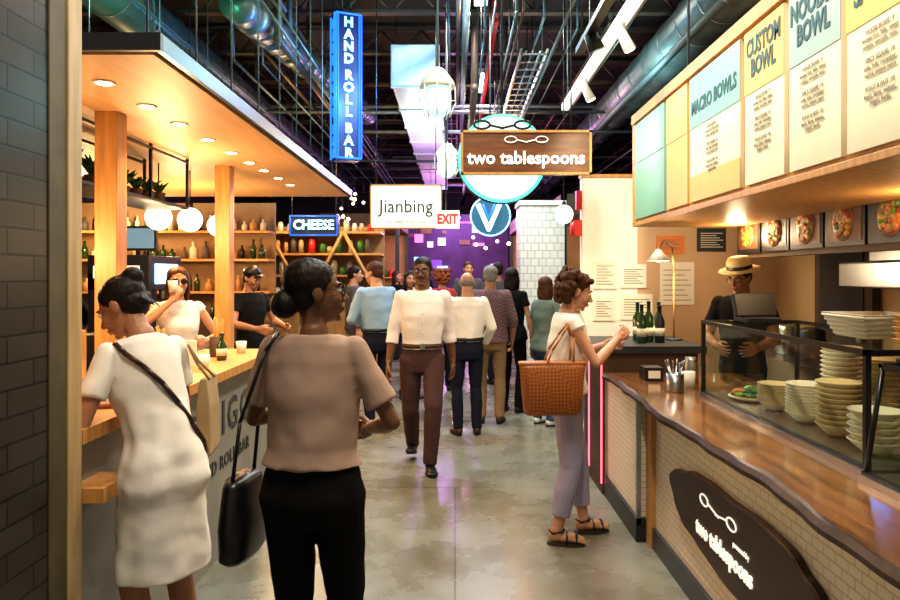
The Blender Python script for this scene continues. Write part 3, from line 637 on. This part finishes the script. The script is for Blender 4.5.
def finish(b,parent,vox,smooth=3,tex=None,strength=0):
    ob=b.done(parent=parent)
    r=ob.modifiers.new('remesh','REMESH'); r.mode='VOXEL'; r.voxel_size=vox; r.use_smooth_shade=True
    if smooth: s=ob.modifiers.new('smooth','SMOOTH'); s.iterations=smooth; s.factor=.5
    if tex: d=ob.modifiers.new('folds','DISPLACE'); d.texture=tex; d.strength=strength; d.mid_level=.5; d.texture_coords='LOCAL'
    return ob
def hand(b,w,d,n,thumb,m,curl=.35,s=1):
    d=V(d).normalized(); n=V(n); n=(n-d*n.dot(d)).normalized(); t=d.cross(n)
    if t.dot(V(thumb))<0: t=-t
    for i,(o,L) in enumerate(((1.5,.92),(.5,1),(-.5,.95),(-1.5,.76))):
        k0=w+t*(o*.013*s); k=w+d*.085*s*(1-.04*abs(o-.3))+t*(o*.0205*s)
        b.cap(k0,.0145*s,k,.0115*s,m,seg=10)
        a=curl*.6; p=k
        for j,l in enumerate((.042,.027,.021)):
            q=p+(d*math.cos(a)+n*math.sin(a)+t*(o*.05))*l*L*s
            b.cap(p,(.0098-.001*j)*s,q,(.0088-.001*j)*s,m,seg=8); p=q; a+=curl*1.3
    p0=w+d*.02*s+t*.018*s; p1=w+d*.055*s+t*.045*s+n*.012*s; p2=p1+(d*.03+t*.008+n*.014)*s; p3=p2+(d*.024-t*.002+n*.012)*s
    b.cap(p0,.015*s,p1,.012*s,m,seg=10); b.cap(p1,.0115*s,p2,.010*s,m,seg=8); b.cap(p2,.010*s,p3,.0085*s,m,seg=8)
    b.ell(w+d*.04*s+n*.003,(.024*s,.024*s,.024*s),m)
def person(name,loc,yaw,H=1.7,fem=False,skin=SK_L,top=None,bot=None,shoe=None,hair='short',hm=H_dk,wl=(.26,-.04,.86),wr=(-.26,-.04,.86),
           pl=(.4,.6,-.2),pr=(-.4,.6,-.2),hl=None,hr=None,nl=(-1,0,0),nr=(1,0,0),tl=(0,-1,0),tr=(0,-1,0),feet=((.10,0,0,12),(-.10,0,0,-12)),lean=0,twist=0,head=(0,0),
           sleeve=.55,hem=.86,loose=.0,botend=.07,dress=0,tuck=False,vox=.006,drop=0,curl=.4,legw=1,belt=None,glasses=None,sandal=False,extra=None,stache=False,mass=1,lsl=None):
    E=bpy.data.objects.new(name,None); E.empty_display_size=.2; COL.objects.link(E); E.location=loc; E.rotation_euler=(0,0,R(yaw)); k=H/1.72; E.scale=(k,k,k)
    P=PF if fem else PM; sx=.150 if fem else .172
    def TM(z):
        t=min(max((z-.88)/.3,0),1)
        return TR(0,0,.93-drop)@RX(lean*t)@RZ(twist*t)@TR(0,0,-.93)
    def T(p): return TM(p[2])@V(p)
    def surf(z,ang,inf=.02):
        rx,ry,yo=interp(P,z); a=R(ang); return T((((rx*mass+inf)*math.sin(a)),yo-(ry*mass+inf)*math.cos(a),z))
    def loft(b,z0,z1,inf,m,fn=None,step=.015,folds=0):
        n=max(int((z1-z0)/step),2); rs=[]
        for i in range(n+1):
            z=z0+(z1-z0)*i/n; rx,ry,yo=interp(P,z); f=inf+(fn(z) if fn else 0)
            M=TM(z); ring=[]
            for j in range(48):
                a=2*math.pi*j/48; q=f+folds*max(0,min(1,(1.3-z)/.3))*(math.sin(a*5+z*4+1)+.6*math.sin(a*9-z*7))
                ring.append(M@V(((rx*mass+q)*math.cos(a),yo+(ry*mass+q)*math.sin(a),z)))
            rs.append(ring)
        b.rings(rs,m)
    ar=(.038,.033,.0235) if fem else (.047,.040,.028)
    SL,SR=T((sx,.005,1.40)),T((-sx,.005,1.40))
    EL,WL=ik(SL,wl,.285,.255,pl); ER,WR=ik(SR,wr,.285,.255,pr)
    NB=T((0,.012,1.43)); N=T((0,.0,1.495))
    HM=TR(N)@RX(lean*.6)@RZ(head[0])@RX(head[1])@TR(0,-.012,.108)
    sk=MB('body_skin')
    hb=[((0,.012,.03),(.074,.090,.080)),((0,-.022,-.02),(.062,.066,.088)),((0,-.036,-.072),(.046,.046,.036)),((0,-.072,-.094),(.018,.014,.014)),((.034,-.058,-.025),(.026,.026,.03)),((-.034,-.058,-.025),(.026,.026,.03)),((0,-.083,-.058),(.024,.012,.02)),
        ((.074,.008,-.004),(.009,.02,.031)),((-.074,.008,-.004),(.009,.02,.031))]
    for c,r in hb: sk.ell(c,r,skin,HM)
    sk.cap((0,-.082,.012),.0075,(0,-.106,-.026),.0125,skin,HM); sk.ell((.011,-.098,-.031),.0085,skin,HM,8,6); sk.ell((-.011,-.098,-.031),.0085,skin,HM,8,6)
    sk.cap((-.034,-.072,.026),.011,(.034,-.072,.026),.011,skin,HM)
    nr_=.046 if fem else .056
    sk.cap(NB,nr_+.006,HM@V((0,.018,-.055)),nr_,skin)
    sk.cap(T((0,.01,1.40)),.06,T((0,.012,1.46)),nr_+.01,skin)
    loft(sk,1.2,1.45,-.006,skin)
    for (S,E_,W,hd,n,th) in ((SL,EL,WL,hl,nl,tl),(SR,ER,WR,hr,nr,tr)):
        u=(E_-S)*.35+S
        sk.cap(S,ar[0]+.003,u,ar[0],skin); sk.cap(u,ar[0],E_,ar[1]-.003,skin)
        f=(W-E_)*.28+E_
        sk.cap(E_,ar[1]-.003,f,ar[1]+.002,skin); sk.cap(f,ar[1]+.002,W,ar[2]-.001,skin)
        d=V(hd) if hd else (W-E_)
        hand(sk,W,d,n,th,skin,curl,.92 if fem else 1.04)
    legs=[]
    for sg,(fx,fy,fz,fyaw) in ((1,feet[0]),(-1,feet[1])):
        hip=V((sg*.092,0,.89-drop))
        KN,AN=ik(hip,(fx,fy+.03,.085+fz),.408,.408,(sg*.08,-1,0)); legs.append((hip,KN,AN,fyaw,fz,fx,fy))
        if dress or botend>.1 or sandal or not bot:
            sk.cap(hip,.082,KN,.054,skin); c=KN+(AN-KN)*.3+V((0,.012,0)); sk.cap(KN,.052,c,.052,skin); sk.cap(c,.052,AN,.032,skin)
    finish(sk,E,vox,2)
    for hip,KN,AN,fyaw,fz,fx,fy in legs:
        FM=TR(AN.x,AN.y,max(AN.z-.085,0))@RZ(fyaw)@TR(0,0,.085)@RX(-min(fz*260,38))@TR(0,0,-.085)
        sh=MB('foot' if sandal else 'shoe'); m=skin if sandal else shoe; g=.006 if not sandal else 0
        zb=.014 if sandal else 0
        sh.ell((0,.012,.045+zb),(.034+g,.045+g,.042),m,FM); sh.ell((0,-.065,.034+zb),(.036+g,.09,.032),m,FM); sh.ell((0,-.125,.024+zb),(.042+g,.05+g,.023),m,FM); sh.cap((0,.0,.06),.036+g,(0,.0,.10),.036+g,m,FM)
        if sandal:
            for q in range(5): sh.cap((-.028+q*.014,-.15,.03),.009,(-.03+q*.015,-.178+abs(q-1 if fyaw<0 else q-3)*.006,.026),.008,m,FM,8)
        finish(sh,E,.005,2)
        so=MB('sole'); pts=[]
        for j in range(24):
            a=2*math.pi*j/24; y=-.055+.118*math.cos(a); x=(.046 if y<-.03 else .038)*math.copysign(abs(math.sin(a))**.7,math.sin(a)); pts.append((x,y))
        so.rings([[(x,y,0) for x,y in pts],[(x,y,.018) for x,y in pts]],M_black if not sandal else mat('sandal_sole',(.05,.03,.02),.6),FM,False)
        if sandal:
            for yy in (-.12,-.06): so.tube([(-.042,yy,.015),(-.03,yy,.06),(0,yy,.078),(.03,yy,.06),(.042,yy,.015)],.008,M_black,FM,seg=6)
            so.tube([(-.036,.03,.08),(0,.05,.09),(.036,.03,.08),(.03,-.03,.09),(0,-.045,.095),(-.03,-.03,.09),(-.036,.03,.08)],.006,M_black,FM,seg=6)
        so.done(parent=E)
    if bot and not dress:
        tb=MB('trousers'); loft(tb,.80,1.03,.006 if tuck else .004,bot)
        tb.ell((0,0,.86-drop),(.14,.105,.09),bot)
        if fem: tb.ell((.07,.055,.88-drop),(.085,.075,.09),bot); tb.ell((-.07,.055,.88-drop),(.085,.075,.09),bot)
        for hip,KN,AN,fyaw,fz,fx,fy in legs:
            top_=hip+V((0,0,-.0)); tb.cap(top_,.090*legw*(1 if fem else .98),KN+V((0,.0,.02)),.066*legw,bot)
            end=AN+(KN-AN).normalized()*(botend-.07) if botend>.07 else AN-(KN-AN).normalized()*.02
            mid=KN+(AN-KN)*.35+V((0,.008,0)); tb.cap(KN,.064*legw,mid,.064*legw,bot); tb.cone(mid,.064*legw,end,.052*legw,bot)
        finish(tb,E,max(vox,.006)*1.2,5,texc,.013)
    if top:
        sb=MB('dress' if dress else 'shirt')
        if dress:
            def fl(z): return .014+ (max(0,1.25-z)*.03) + (max(0,.95-z)*.02)
            loft(sb,dress,1.455,.004,top,fl,folds=.005)
        else:
            hz=hem if not tuck else .985
            if tuck:
                def fl(z): return .012+loose*max(0,math.sin(math.pi*min(1,max(0,(z-.98)/.36))))
            else:
                def fl(z): return .011+loose*min(1,max(0,(1.34-z)/.25))
            loft(sb,hz,1.455,0,top,fl,folds=.0035)
        for ss,(S,E_,W) in enumerate(((SL,EL,WL),(SR,ER,WR))):
            f=sleeve; g=.011+loose*.25
            if f<=0: 
                sb.ell(S-V((.02 if ss==0 else -.02,0,0)),(ar[0]+.008,)*3,top); continue
            if f<=1: sb.cap(S,ar[0]+g,S+(E_-S)*f*.5,ar[0]+g,top); sb.cone(S+(E_-S)*f*.3,ar[0]+g,S+(E_-S)*f,ar[0]+g+.006,top)
            else: sb.cap(S,ar[0]+g,E_,ar[1]+g,top); sb.cap(E_,ar[1]+g,E_+(W-E_)*(f-1)*.6,ar[1]+g-.002,top); sb.cone(E_+(W-E_)*(f-1)*.5,ar[1]+g,E_+(W-E_)*(f-1),(ar[2]+.012 if f>1.9 else ar[1]+g),top)
        finish(sb,E,max(vox,.006)*1.05,7,texc,.016 if not dress else .02)
        if belt:
            bb=MB('belt'); rs=[]
            for z in (.993,.998,1.026,1.031):
                rx,ry,yo=interp(P,z); M=TM(z); f=.014 if z in (.993,1.031) else .026; rs.append([M@V(((rx*mass+f)*math.cos(2*math.pi*j/28),yo+(ry*mass+f)*math.sin(2*math.pi*j/28),z)) for j in range(28)])
            bb.rings(rs,belt); q=surf(1.012,0,.028); bb.box(q.x-.02,q.x+.02,q.y-.004,q.y+.004,q.z-.016,q.z+.016,M_steel); bb.done(parent=E)
        if lsl:
            cb=MB('collar'); pr_=[]
            for i in range(13):
                a=-150+300*i/12; pr_.append(NB+V((math.sin(R(a+180))*.068,-math.cos(R(a+180))*.066,.035+.018*math.cos(R(a)))))
            cb.tube(pr_,.011,top,seg=8)
            for sg in (-1,1): cb.cap(NB+V((sg*.035,-.066,.015)),.010,NB+V((sg*.05,-.085,-.03)),.006,top)
            for z in (1.36,1.28,1.2,1.12,1.05): cb.ell(surf(z,0,.026),.006,M_paper,None,8,6)
            cb.done(parent=E)
    fb=MB('face_details')
    for sg in (-1,1):
        fb.ell((sg*.029,-.0755,.006),(.0135,.011,.0085),M_eye,HM,12,8); fb.ell((sg*.029,-.0845,.006),(.0055,.003,.0055),M_iris,HM,10,6)
        fb.tube([(sg*.015,-.0865,.027),(sg*.03,-.086,.032),(sg*.046,-.075,.027)],.0035,hm if hair!='bald' else H_gr,HM,seg=6)
        fb.tube([(sg*.016,-.0835,.013),(sg*.029,-.0875,.0155),(sg*.042,-.079,.012)],.002,M_iris,HM,seg=5)
    lm=lipm(skin); fb.tube([(-.021,-.087,-.060),(-.008,-.0965,-.056),(.008,-.0965,-.056),(.021,-.087,-.060)],.0045,lm,HM,seg=6); fb.tube([(-.019,-.087,-.062),(0,-.0955,-.066),(.019,-.087,-.062)],.005,lm,HM,seg=6)
    if stache: fb.tube([(-.026,-.088,-.052),(0,-.101,-.043),(.026,-.088,-.052)],.006,hm,HM,seg=6)
    if glasses:
        gm=M_black
        for sg in (-1,1):
            pts=[(sg*.031+.022*math.cos(a*.524),-.093,.006+.019*math.sin(a*.524)) for a in range(13)]; fb.tube(pts,.0022,gm,HM,seg=5)
            if glasses=='sun': fb.ell((sg*.031,-.092,.006),(.024,.003,.021),gm,HM,14,8)
            fb.tube([(sg*.053,-.09,.01),(sg*.074,-.03,.012),(sg*.08,.01,.008)],.002,gm,HM,seg=5)
        fb.tube([(-.009,-.094,.009),(.009,-.094,.009)],.002,gm,HM,seg=5)
    fb.done(parent=E)
    if hair!='none':
        h=MB('hair'); rnd=random.Random(len(name)*7)
        if hair=='bald':
            h.ell((0,.035,.0),(.078,.07,.045),hm,HM)
        else:
            h.ell((0,.022,.046),(.082,.093,.081),hm,HM); h.ell((0,.05,.0),(.072,.060,.07),hm,HM)
            for sg in (-1,1): h.ell((sg*.066,.005,.035),(.014,.035,.04),hm,HM)
        if hair=='lowbun': h.ell((0,.115,-.035),(.056,.05,.052),hm,HM); h.ell((0,.03,.045),(.086,.095,.084),hm,HM)
        if hair=='topbun':
            h.ell((0,.10,.085),(.046,.046,.042),hm,HM); h.ell((0,.03,.045),(.086,.094,.082),hm,HM)
            for q in range(8): h.cap((rnd.uniform(-.05,.05),.1,rnd.uniform(-.03,.03)),.006,(rnd.uniform(-.06,.06),.115,rnd.uniform(-.09,-.04)),.003,hm,HM,6)
        if hair=='long': h.ell((0,.055,-.07),(.088,.05,.14),hm,HM); h.ell((.07,.01,-.06),(.022,.045,.11),hm,HM); h.ell((-.07,.01,-.06),(.022,.045,.11),hm,HM)
        if hair=='curly':
            for q in range(150):
                a=rnd.uniform(-2.4,2.4); z=rnd.uniform(-.10,.12); rr=.10*math.sqrt(max(0,1-((z-.03)/.16)**2)); 
                if abs(a)>1.35 and z<.07: continue
                h.ell((rr*math.sin(a)*1.05,.02+rr*math.cos(a)*1.2,z),rnd.uniform(.016,.027),hm,HM,8,6)
        finish(h,E,.006,1 if hair in('curly',) else 2,texh,.005)
    if extra=='cap':
        c=MB('baseball_cap'); c.lathe([(.092,.0),(.092,.03),(.075,.065),(.03,.09),(.005,.092)],(0,.02,.045),M_black,HM); c.lathe([(.06,0),(.062,.006),(.058,.008)],(0,-.085,.05),M_black,HM); c.done(parent=E)
    if extra=='straw':
        c=MB('straw_hat'); ms=mat('straw',(.62,.46,.24),.7,bump=.3,bscale=80); c.lathe([(.155,.0),(.155,.006),(.095,.012),(.092,.07),(.075,.10),(.02,.105)],(0,.015,.06),ms,HM,28); c.lathe([(.094,0),(.0955,.002),(.094,.03),(.09,.032)],(0,.015,.073),M_black,HM,28); c.done(parent=E)
    return dict(E=E,T=T,surf=surf,SL=SL,SR=SR,EL=EL,ER=ER,WL=WL,WR=WR,HM=HM,k=k)

C_taupe=cloth('taupe_jersey',(.42,.295,.235)); C_black=cloth('black_cloth',(.006,.006,.007)); C_white=cloth('white_cotton',(.82,.78,.72),.03)
C_offw=cloth('offwhite_shirt',(.80,.73,.70),.03); C_maroon=cloth('maroon_brown',(.075,.04,.038)); C_blue=cloth('light_blue_shirt',(.27,.40,.54)); C_navy=cloth('navy_cloth',(.012,.015,.03))
C_khaki=cloth('khaki_cloth',(.28,.19,.10)); C_lav=cloth('lavender_cloth',(.37,.34,.48)); C_green=cloth('greygreen_cloth',(.14,.18,.15)); C_red=cloth('red_cloth',(.35,.05,.05)); C_denim=cloth('denim',(.05,.08,.14)); C_grey=cloth('grey_cloth',(.10,.10,.11))
C_plaid=plaidmat('plaid_shirt',(.22,.13,.13),(.09,.05,.08))
S_brn=mat('brown_leather',(.05,.02,.01),.4); S_blk=mat('black_leather',(.008,.008,.008),.35); S_wht=mat('white_sneaker',(.6,.6,.58),.5)
M_tanl=mat('tan_leather',(.38,.13,.03),.45,noise=.3,nscale=8)

# foreground woman, taupe tee
p=person('woman_in_taupe_tshirt',(-.48,2.36,0),172,1.63,True,SK_D,C_taupe,C_black,S_blk,'lowbun',H_dk,wl=(.10,-.27,1.16),wr=(-.15,-.22,1.08),pl=(.55,.45,-.5),pr=(-.7,.5,-.5),
   head=(-62,-3),sleeve=.74,hem=1.0,loose=.014,vox=.0045,legw=1.1,mass=1.04,curl=.7,lean=2,glasses='clear',feet=((.07,0,0,10),(-.09,-.06,0,-10)))
E=p['E']
sb=MB('black_handbag')
sb.rings([[(.27+.055*math.cos(a*math.pi/12)*s_,-.02+.15*math.copysign(abs(math.sin(a*math.pi/12))**.6,math.sin(a*math.pi/12))*s_,z) for a in range(24)] for z,s_ in ((.65,.75),(.67,.95),(.78,1.0),(.92,.8),(.94,.7))],S_blk)
SH=p['SL']
sb.tube([(.27,-.11,.92),(.24,-.09,1.15),(SH.x+.0,-.065,1.40),(SH.x-.02,.0,1.462),(SH.x-.0,.065,1.40),(.24,.07,1.15),(.27,.07,.92)],.007,S_blk)
sb.tube([(.325,-.1,.69),(.33,-.11,.87)],.005,M_steel)
sb.done(parent=E)

# woman in white dress, left
p=person('woman_in_white_dress',(-1.08,2.60,0),240,1.61,True,SK_M,C_white,None,S_brn,'topbun',H_dk,wl=(.12,-.32,1.17),wr=(-.06,-.36,1.13),pl=(.5,.3,-.7),pr=(-.6,.3,-.6),
   head=(26,24),sleeve=.62,dress=.52,vox=.0045,lean=17,curl=.8,nl=(0,0,-1),nr=(0,0,-1),sandal=True,mass=.90)
sb=MB('crossbody_strap'); s=p['surf']
sb.tube([s(1.43,110,.030)]+[s(z,a,.031) for z,a in ((1.38,130),(1.32,150),(1.24,170),(1.16,190),(1.08,212),(1.0,235),(.95,255))],.010,S_brn)
sb.tube([s(1.43,110,.030)]+[s(z,a,.031) for z,a in ((1.38,70),(1.30,40),(1.22,10),(1.12,-30),(1.04,-70),(.95,-105))],.010,S_brn)
sb.done(parent=p['E'])
b=MB('canvas_tote_bag'); M_canv=mat('canvas',(.42,.30,.15),.8,noise=.15,bump=.1)
S=TR(-1.03,2.92,.84)@RZ(98)
b.rings([[(x*sx_,y*sy_,z) for x,y in ((-.10,-.025),(.10,-.025),(.10,.025),(-.10,.025))] for z,sx_,sy_ in ((0,.9,1),(.02,1,1.2),(.2,1,1.1),(.32,1,.5))],M_canv,S,False)
b.tube([(-.06,-.02,.31),(-.10,.02,.38),(-.13,.05,.46),(-.05,.03,.39),(.04,-.02,.31)],.006,M_canv,S)
b.done(.006)
# woman at the register
p=person('woman_in_white_blouse',(.66,4.2,0),92,1.60,True,SK_L,C_white,C_lav,S_blk,'curly',H_br,wl=(.10,-.30,1.24),wr=(-.10,-.32,1.30),pl=(.6,.2,-.8),pr=(-.5,.4,-.8),
   head=(0,18),sleeve=.18,hem=.95,loose=.018,vox=.0045,botend=.17,sandal=True,feet=((.09,-.17,0,8),(-.10,.04,0,-8)),legw=1.12,lean=3,curl=.6)
b=MB('woven_tote_bag')
m=bpy.data.materials.new('woven_tan'); m.use_nodes=True; nt=m.node_tree; ck=nt.nodes.new('ShaderNodeTexChecker'); tc=nt.nodes.new('ShaderNodeTexCoord'); mp=nt.nodes.new('ShaderNodeMapping')
mp.inputs['Rotation'].default_value=(0,R(45),0); nt.links.new(tc.outputs['Object'],mp.inputs[0]); nt.links.new(mp.outputs[0],ck.inputs[0]); ck.inputs['Scale'].default_value=70; ck.inputs['Color1'].default_value=(.40,.13,.027,1); ck.inputs['Color2'].default_value=(.24,.068,.014,1)
nt.links.new(ck.outputs[0],nt.nodes['Principled BSDF'].inputs['Base Color']); nt.nodes['Principled BSDF'].inputs['Roughness'].default_value=.45
S=TR(.545,3.93,.80)@RZ(6)
def sq(w,d,z,n=28): return [(w*math.copysign(abs(math.cos(2*math.pi*j/n))**.35,math.cos(2*math.pi*j/n)),d*math.copysign(abs(math.sin(2*math.pi*j/n))**.5,math.sin(2*math.pi*j/n)),z) for j in range(n)]
b.rings([sq(.150,.05,0),sq(.160,.065,.015),sq(.170,.07,.12),sq(.182,.06,.26),sq(.186,.045,.29),sq(.18,.04,.29),sq(.16,.05,.04)],m,S)
b.rings([sq(.188,.048,.275),sq(.190,.050,.28),sq(.190,.050,.295),sq(.18,.04,.295)],M_tanl,S)
for yy in (-.045,.035): b.tube([(-.05,yy,.26),(-.01,yy,.36),(.05,yy+.02,.44),(.10,yy*.5+.04,.50),(.12,yy+.02,.43),(.11,yy,.26)],.006,M_tanl,S)
b.done()
# walking man
p=person('man_walking_in_white_shirt',(-.27,5.8,0),3,1.76,False,SK_D,C_offw,C_maroon,S_blk,'short',H_dk,wl=(.25,.10,.84),wr=(-.27,-.02,.84),pl=(.2,1,0),pr=(-.2,1,0),
   feet=((.06,-.22,0,6),(-.08,.24,.04,-6)),drop=.035,sleeve=1.4,tuck=True,loose=.012,belt=S_brn,vox=.0055,legw=1.08,lsl=True,stache=True,glasses='clear',head=(-8,0),mass=.95)
person('man_in_blue_shirt',(-.80,7.25,0),215,1.72,False,SK_L,C_blue,C_navy,S_blk,'short',H_br,sleeve=1.9,tuck=True,loose=.012,belt=S_blk,wl=(.15,-.3,1.1),wr=(-.14,-.3,1.12),vox=.008,head=(25,8),lean=4)
person('man_in_white_shirt',(.12,6.95,0),190,1.61,False,SK_L,C_white,C_navy,S_brn,'bald',H_gr,sleeve=1.9,tuck=True,loose=.014,belt=S_blk,wl=(.2,-.2,1.0),wr=(-.22,-.15,.95),vox=.008,head=(-10,5))
person('man_in_plaid_shirt',(.38,7.5,0),176,1.68,False,SK_M,C_plaid,C_khaki,S_brn,'short',H_gr,sleeve=1.3,hem=.88,loose=.012,wl=(.2,-.22,1.05),wr=(-.24,-.1,.9),vox=.008,mass=1.05)
person('woman_in_black_top',(.66,8.1,0),150,1.66,True,SK_L,C_black,C_black,S_blk,'long',H_dk,sleeve=.5,hem=.86,loose=.01,vox=.008,wl=(.2,-.2,1.1))
person('woman_in_grey_top',(.96,7.4,0),130,1.56,True,SK_L,C_green,C_denim,S_wht,'long',H_br,sleeve=.6,hem=.86,loose=.014,vox=.008,wr=(-.2,-.25,1.05))
person('man_in_dark_tshirt',(.62,10.2,0),200,1.76,False,SK_M,C_grey,C_navy,S_blk,'short',H_dk,sleeve=.55,vox=.009)
person('woman_in_navy_dress',(-.58,9.0,0),20,1.63,True,SK_M,C_navy,None,S_blk,'long',H_dk,sleeve=.3,dress=.55,vox=.009)
person('man_in_black_shirt',(-.62,12.0,0),170,1.78,False,SK_M,C_black,C_denim,S_blk,'short',H_dk,sleeve=.55,vox=.009)
person('woman_in_red_top',(-.18,9.6,0),185,1.66,True,SK_L,C_red,C_black,S_blk,'curly',H_rd,sleeve=.55,vox=.009)
person('man_in_grey_tshirt',(.22,11.5,0),10,1.80,False,SK_L,C_grey,C_navy,S_blk,'short',H_br,sleeve=.55,vox=.009)
person('man_in_pale_shirt',(-1.35,9.4,0),100,1.70,False,SK_L,C_grey,C_grey,S_blk,'short',H_dk,sleeve=1.9,vox=.009)
person('woman_in_dark_jacket',(-1.1,13.2,0),60,1.66,True,SK_L,C_black,C_navy,S_blk,'long',H_br,sleeve=1.9,vox=.009)
person('man_in_denim_shirt',(.85,13.8,0),200,1.76,False,SK_L,C_denim,C_khaki,S_blk,'short',H_br,sleeve=1.9,vox=.009)
# left stall people
person('woman_drinking_in_sunglasses',(-2.08,5.25,0),22,1.64,True,SK_L,C_white,C_black,S_blk,'long',H_br,sleeve=.1,vox=.006,wl=(.2,-.2,1.15),wr=(-.035,-.20,1.47),pr=(-.8,-.2,-.7),hr=(.4,.1,.9),nr=(0,1,0),glasses='sun',head=(8,2),curl=.9)
person('man_in_black_cap',(-2.05,7.0,0),60,1.66,False,SK_M,C_black,C_black,S_blk,'short',H_dk,sleeve=.55,extra='cap',vox=.008,wl=(.2,-.3,1.1),wr=(-.2,-.3,1.1),head=(0,12))
person('cook_in_black_uniform',(-3.65,6.4,0),45,1.66,False,SK_M,C_black,C_black,S_blk,'short',H_dk,sleeve=1.2,extra='cap',vox=.008,wl=(.2,-.3,1.1),wr=(-.2,-.3,1.1),head=(0,15))
person('server_in_straw_hat',(2.20,5.35,0),-30,1.68,False,SK_M,C_black,C_black,S_blk,'short',H_dk,sleeve=.6,extra='straw',vox=.006,wl=(.14,-.3,1.08),wr=(-.14,-.3,1.08),head=(-22,12),lean=5,glasses='clear')
b=MB('paper_cup'); b.lathe([(.025,0),(.035,.09),(.033,.09),(.024,.004)],(-2.04,5.06,1.45),M_white); b.done()

vs=sc.view_settings
vs.view_transform='Standard'
try: vs.look='Medium High Contrast'
except Exception: vs.look='None'
vs.exposure=.36
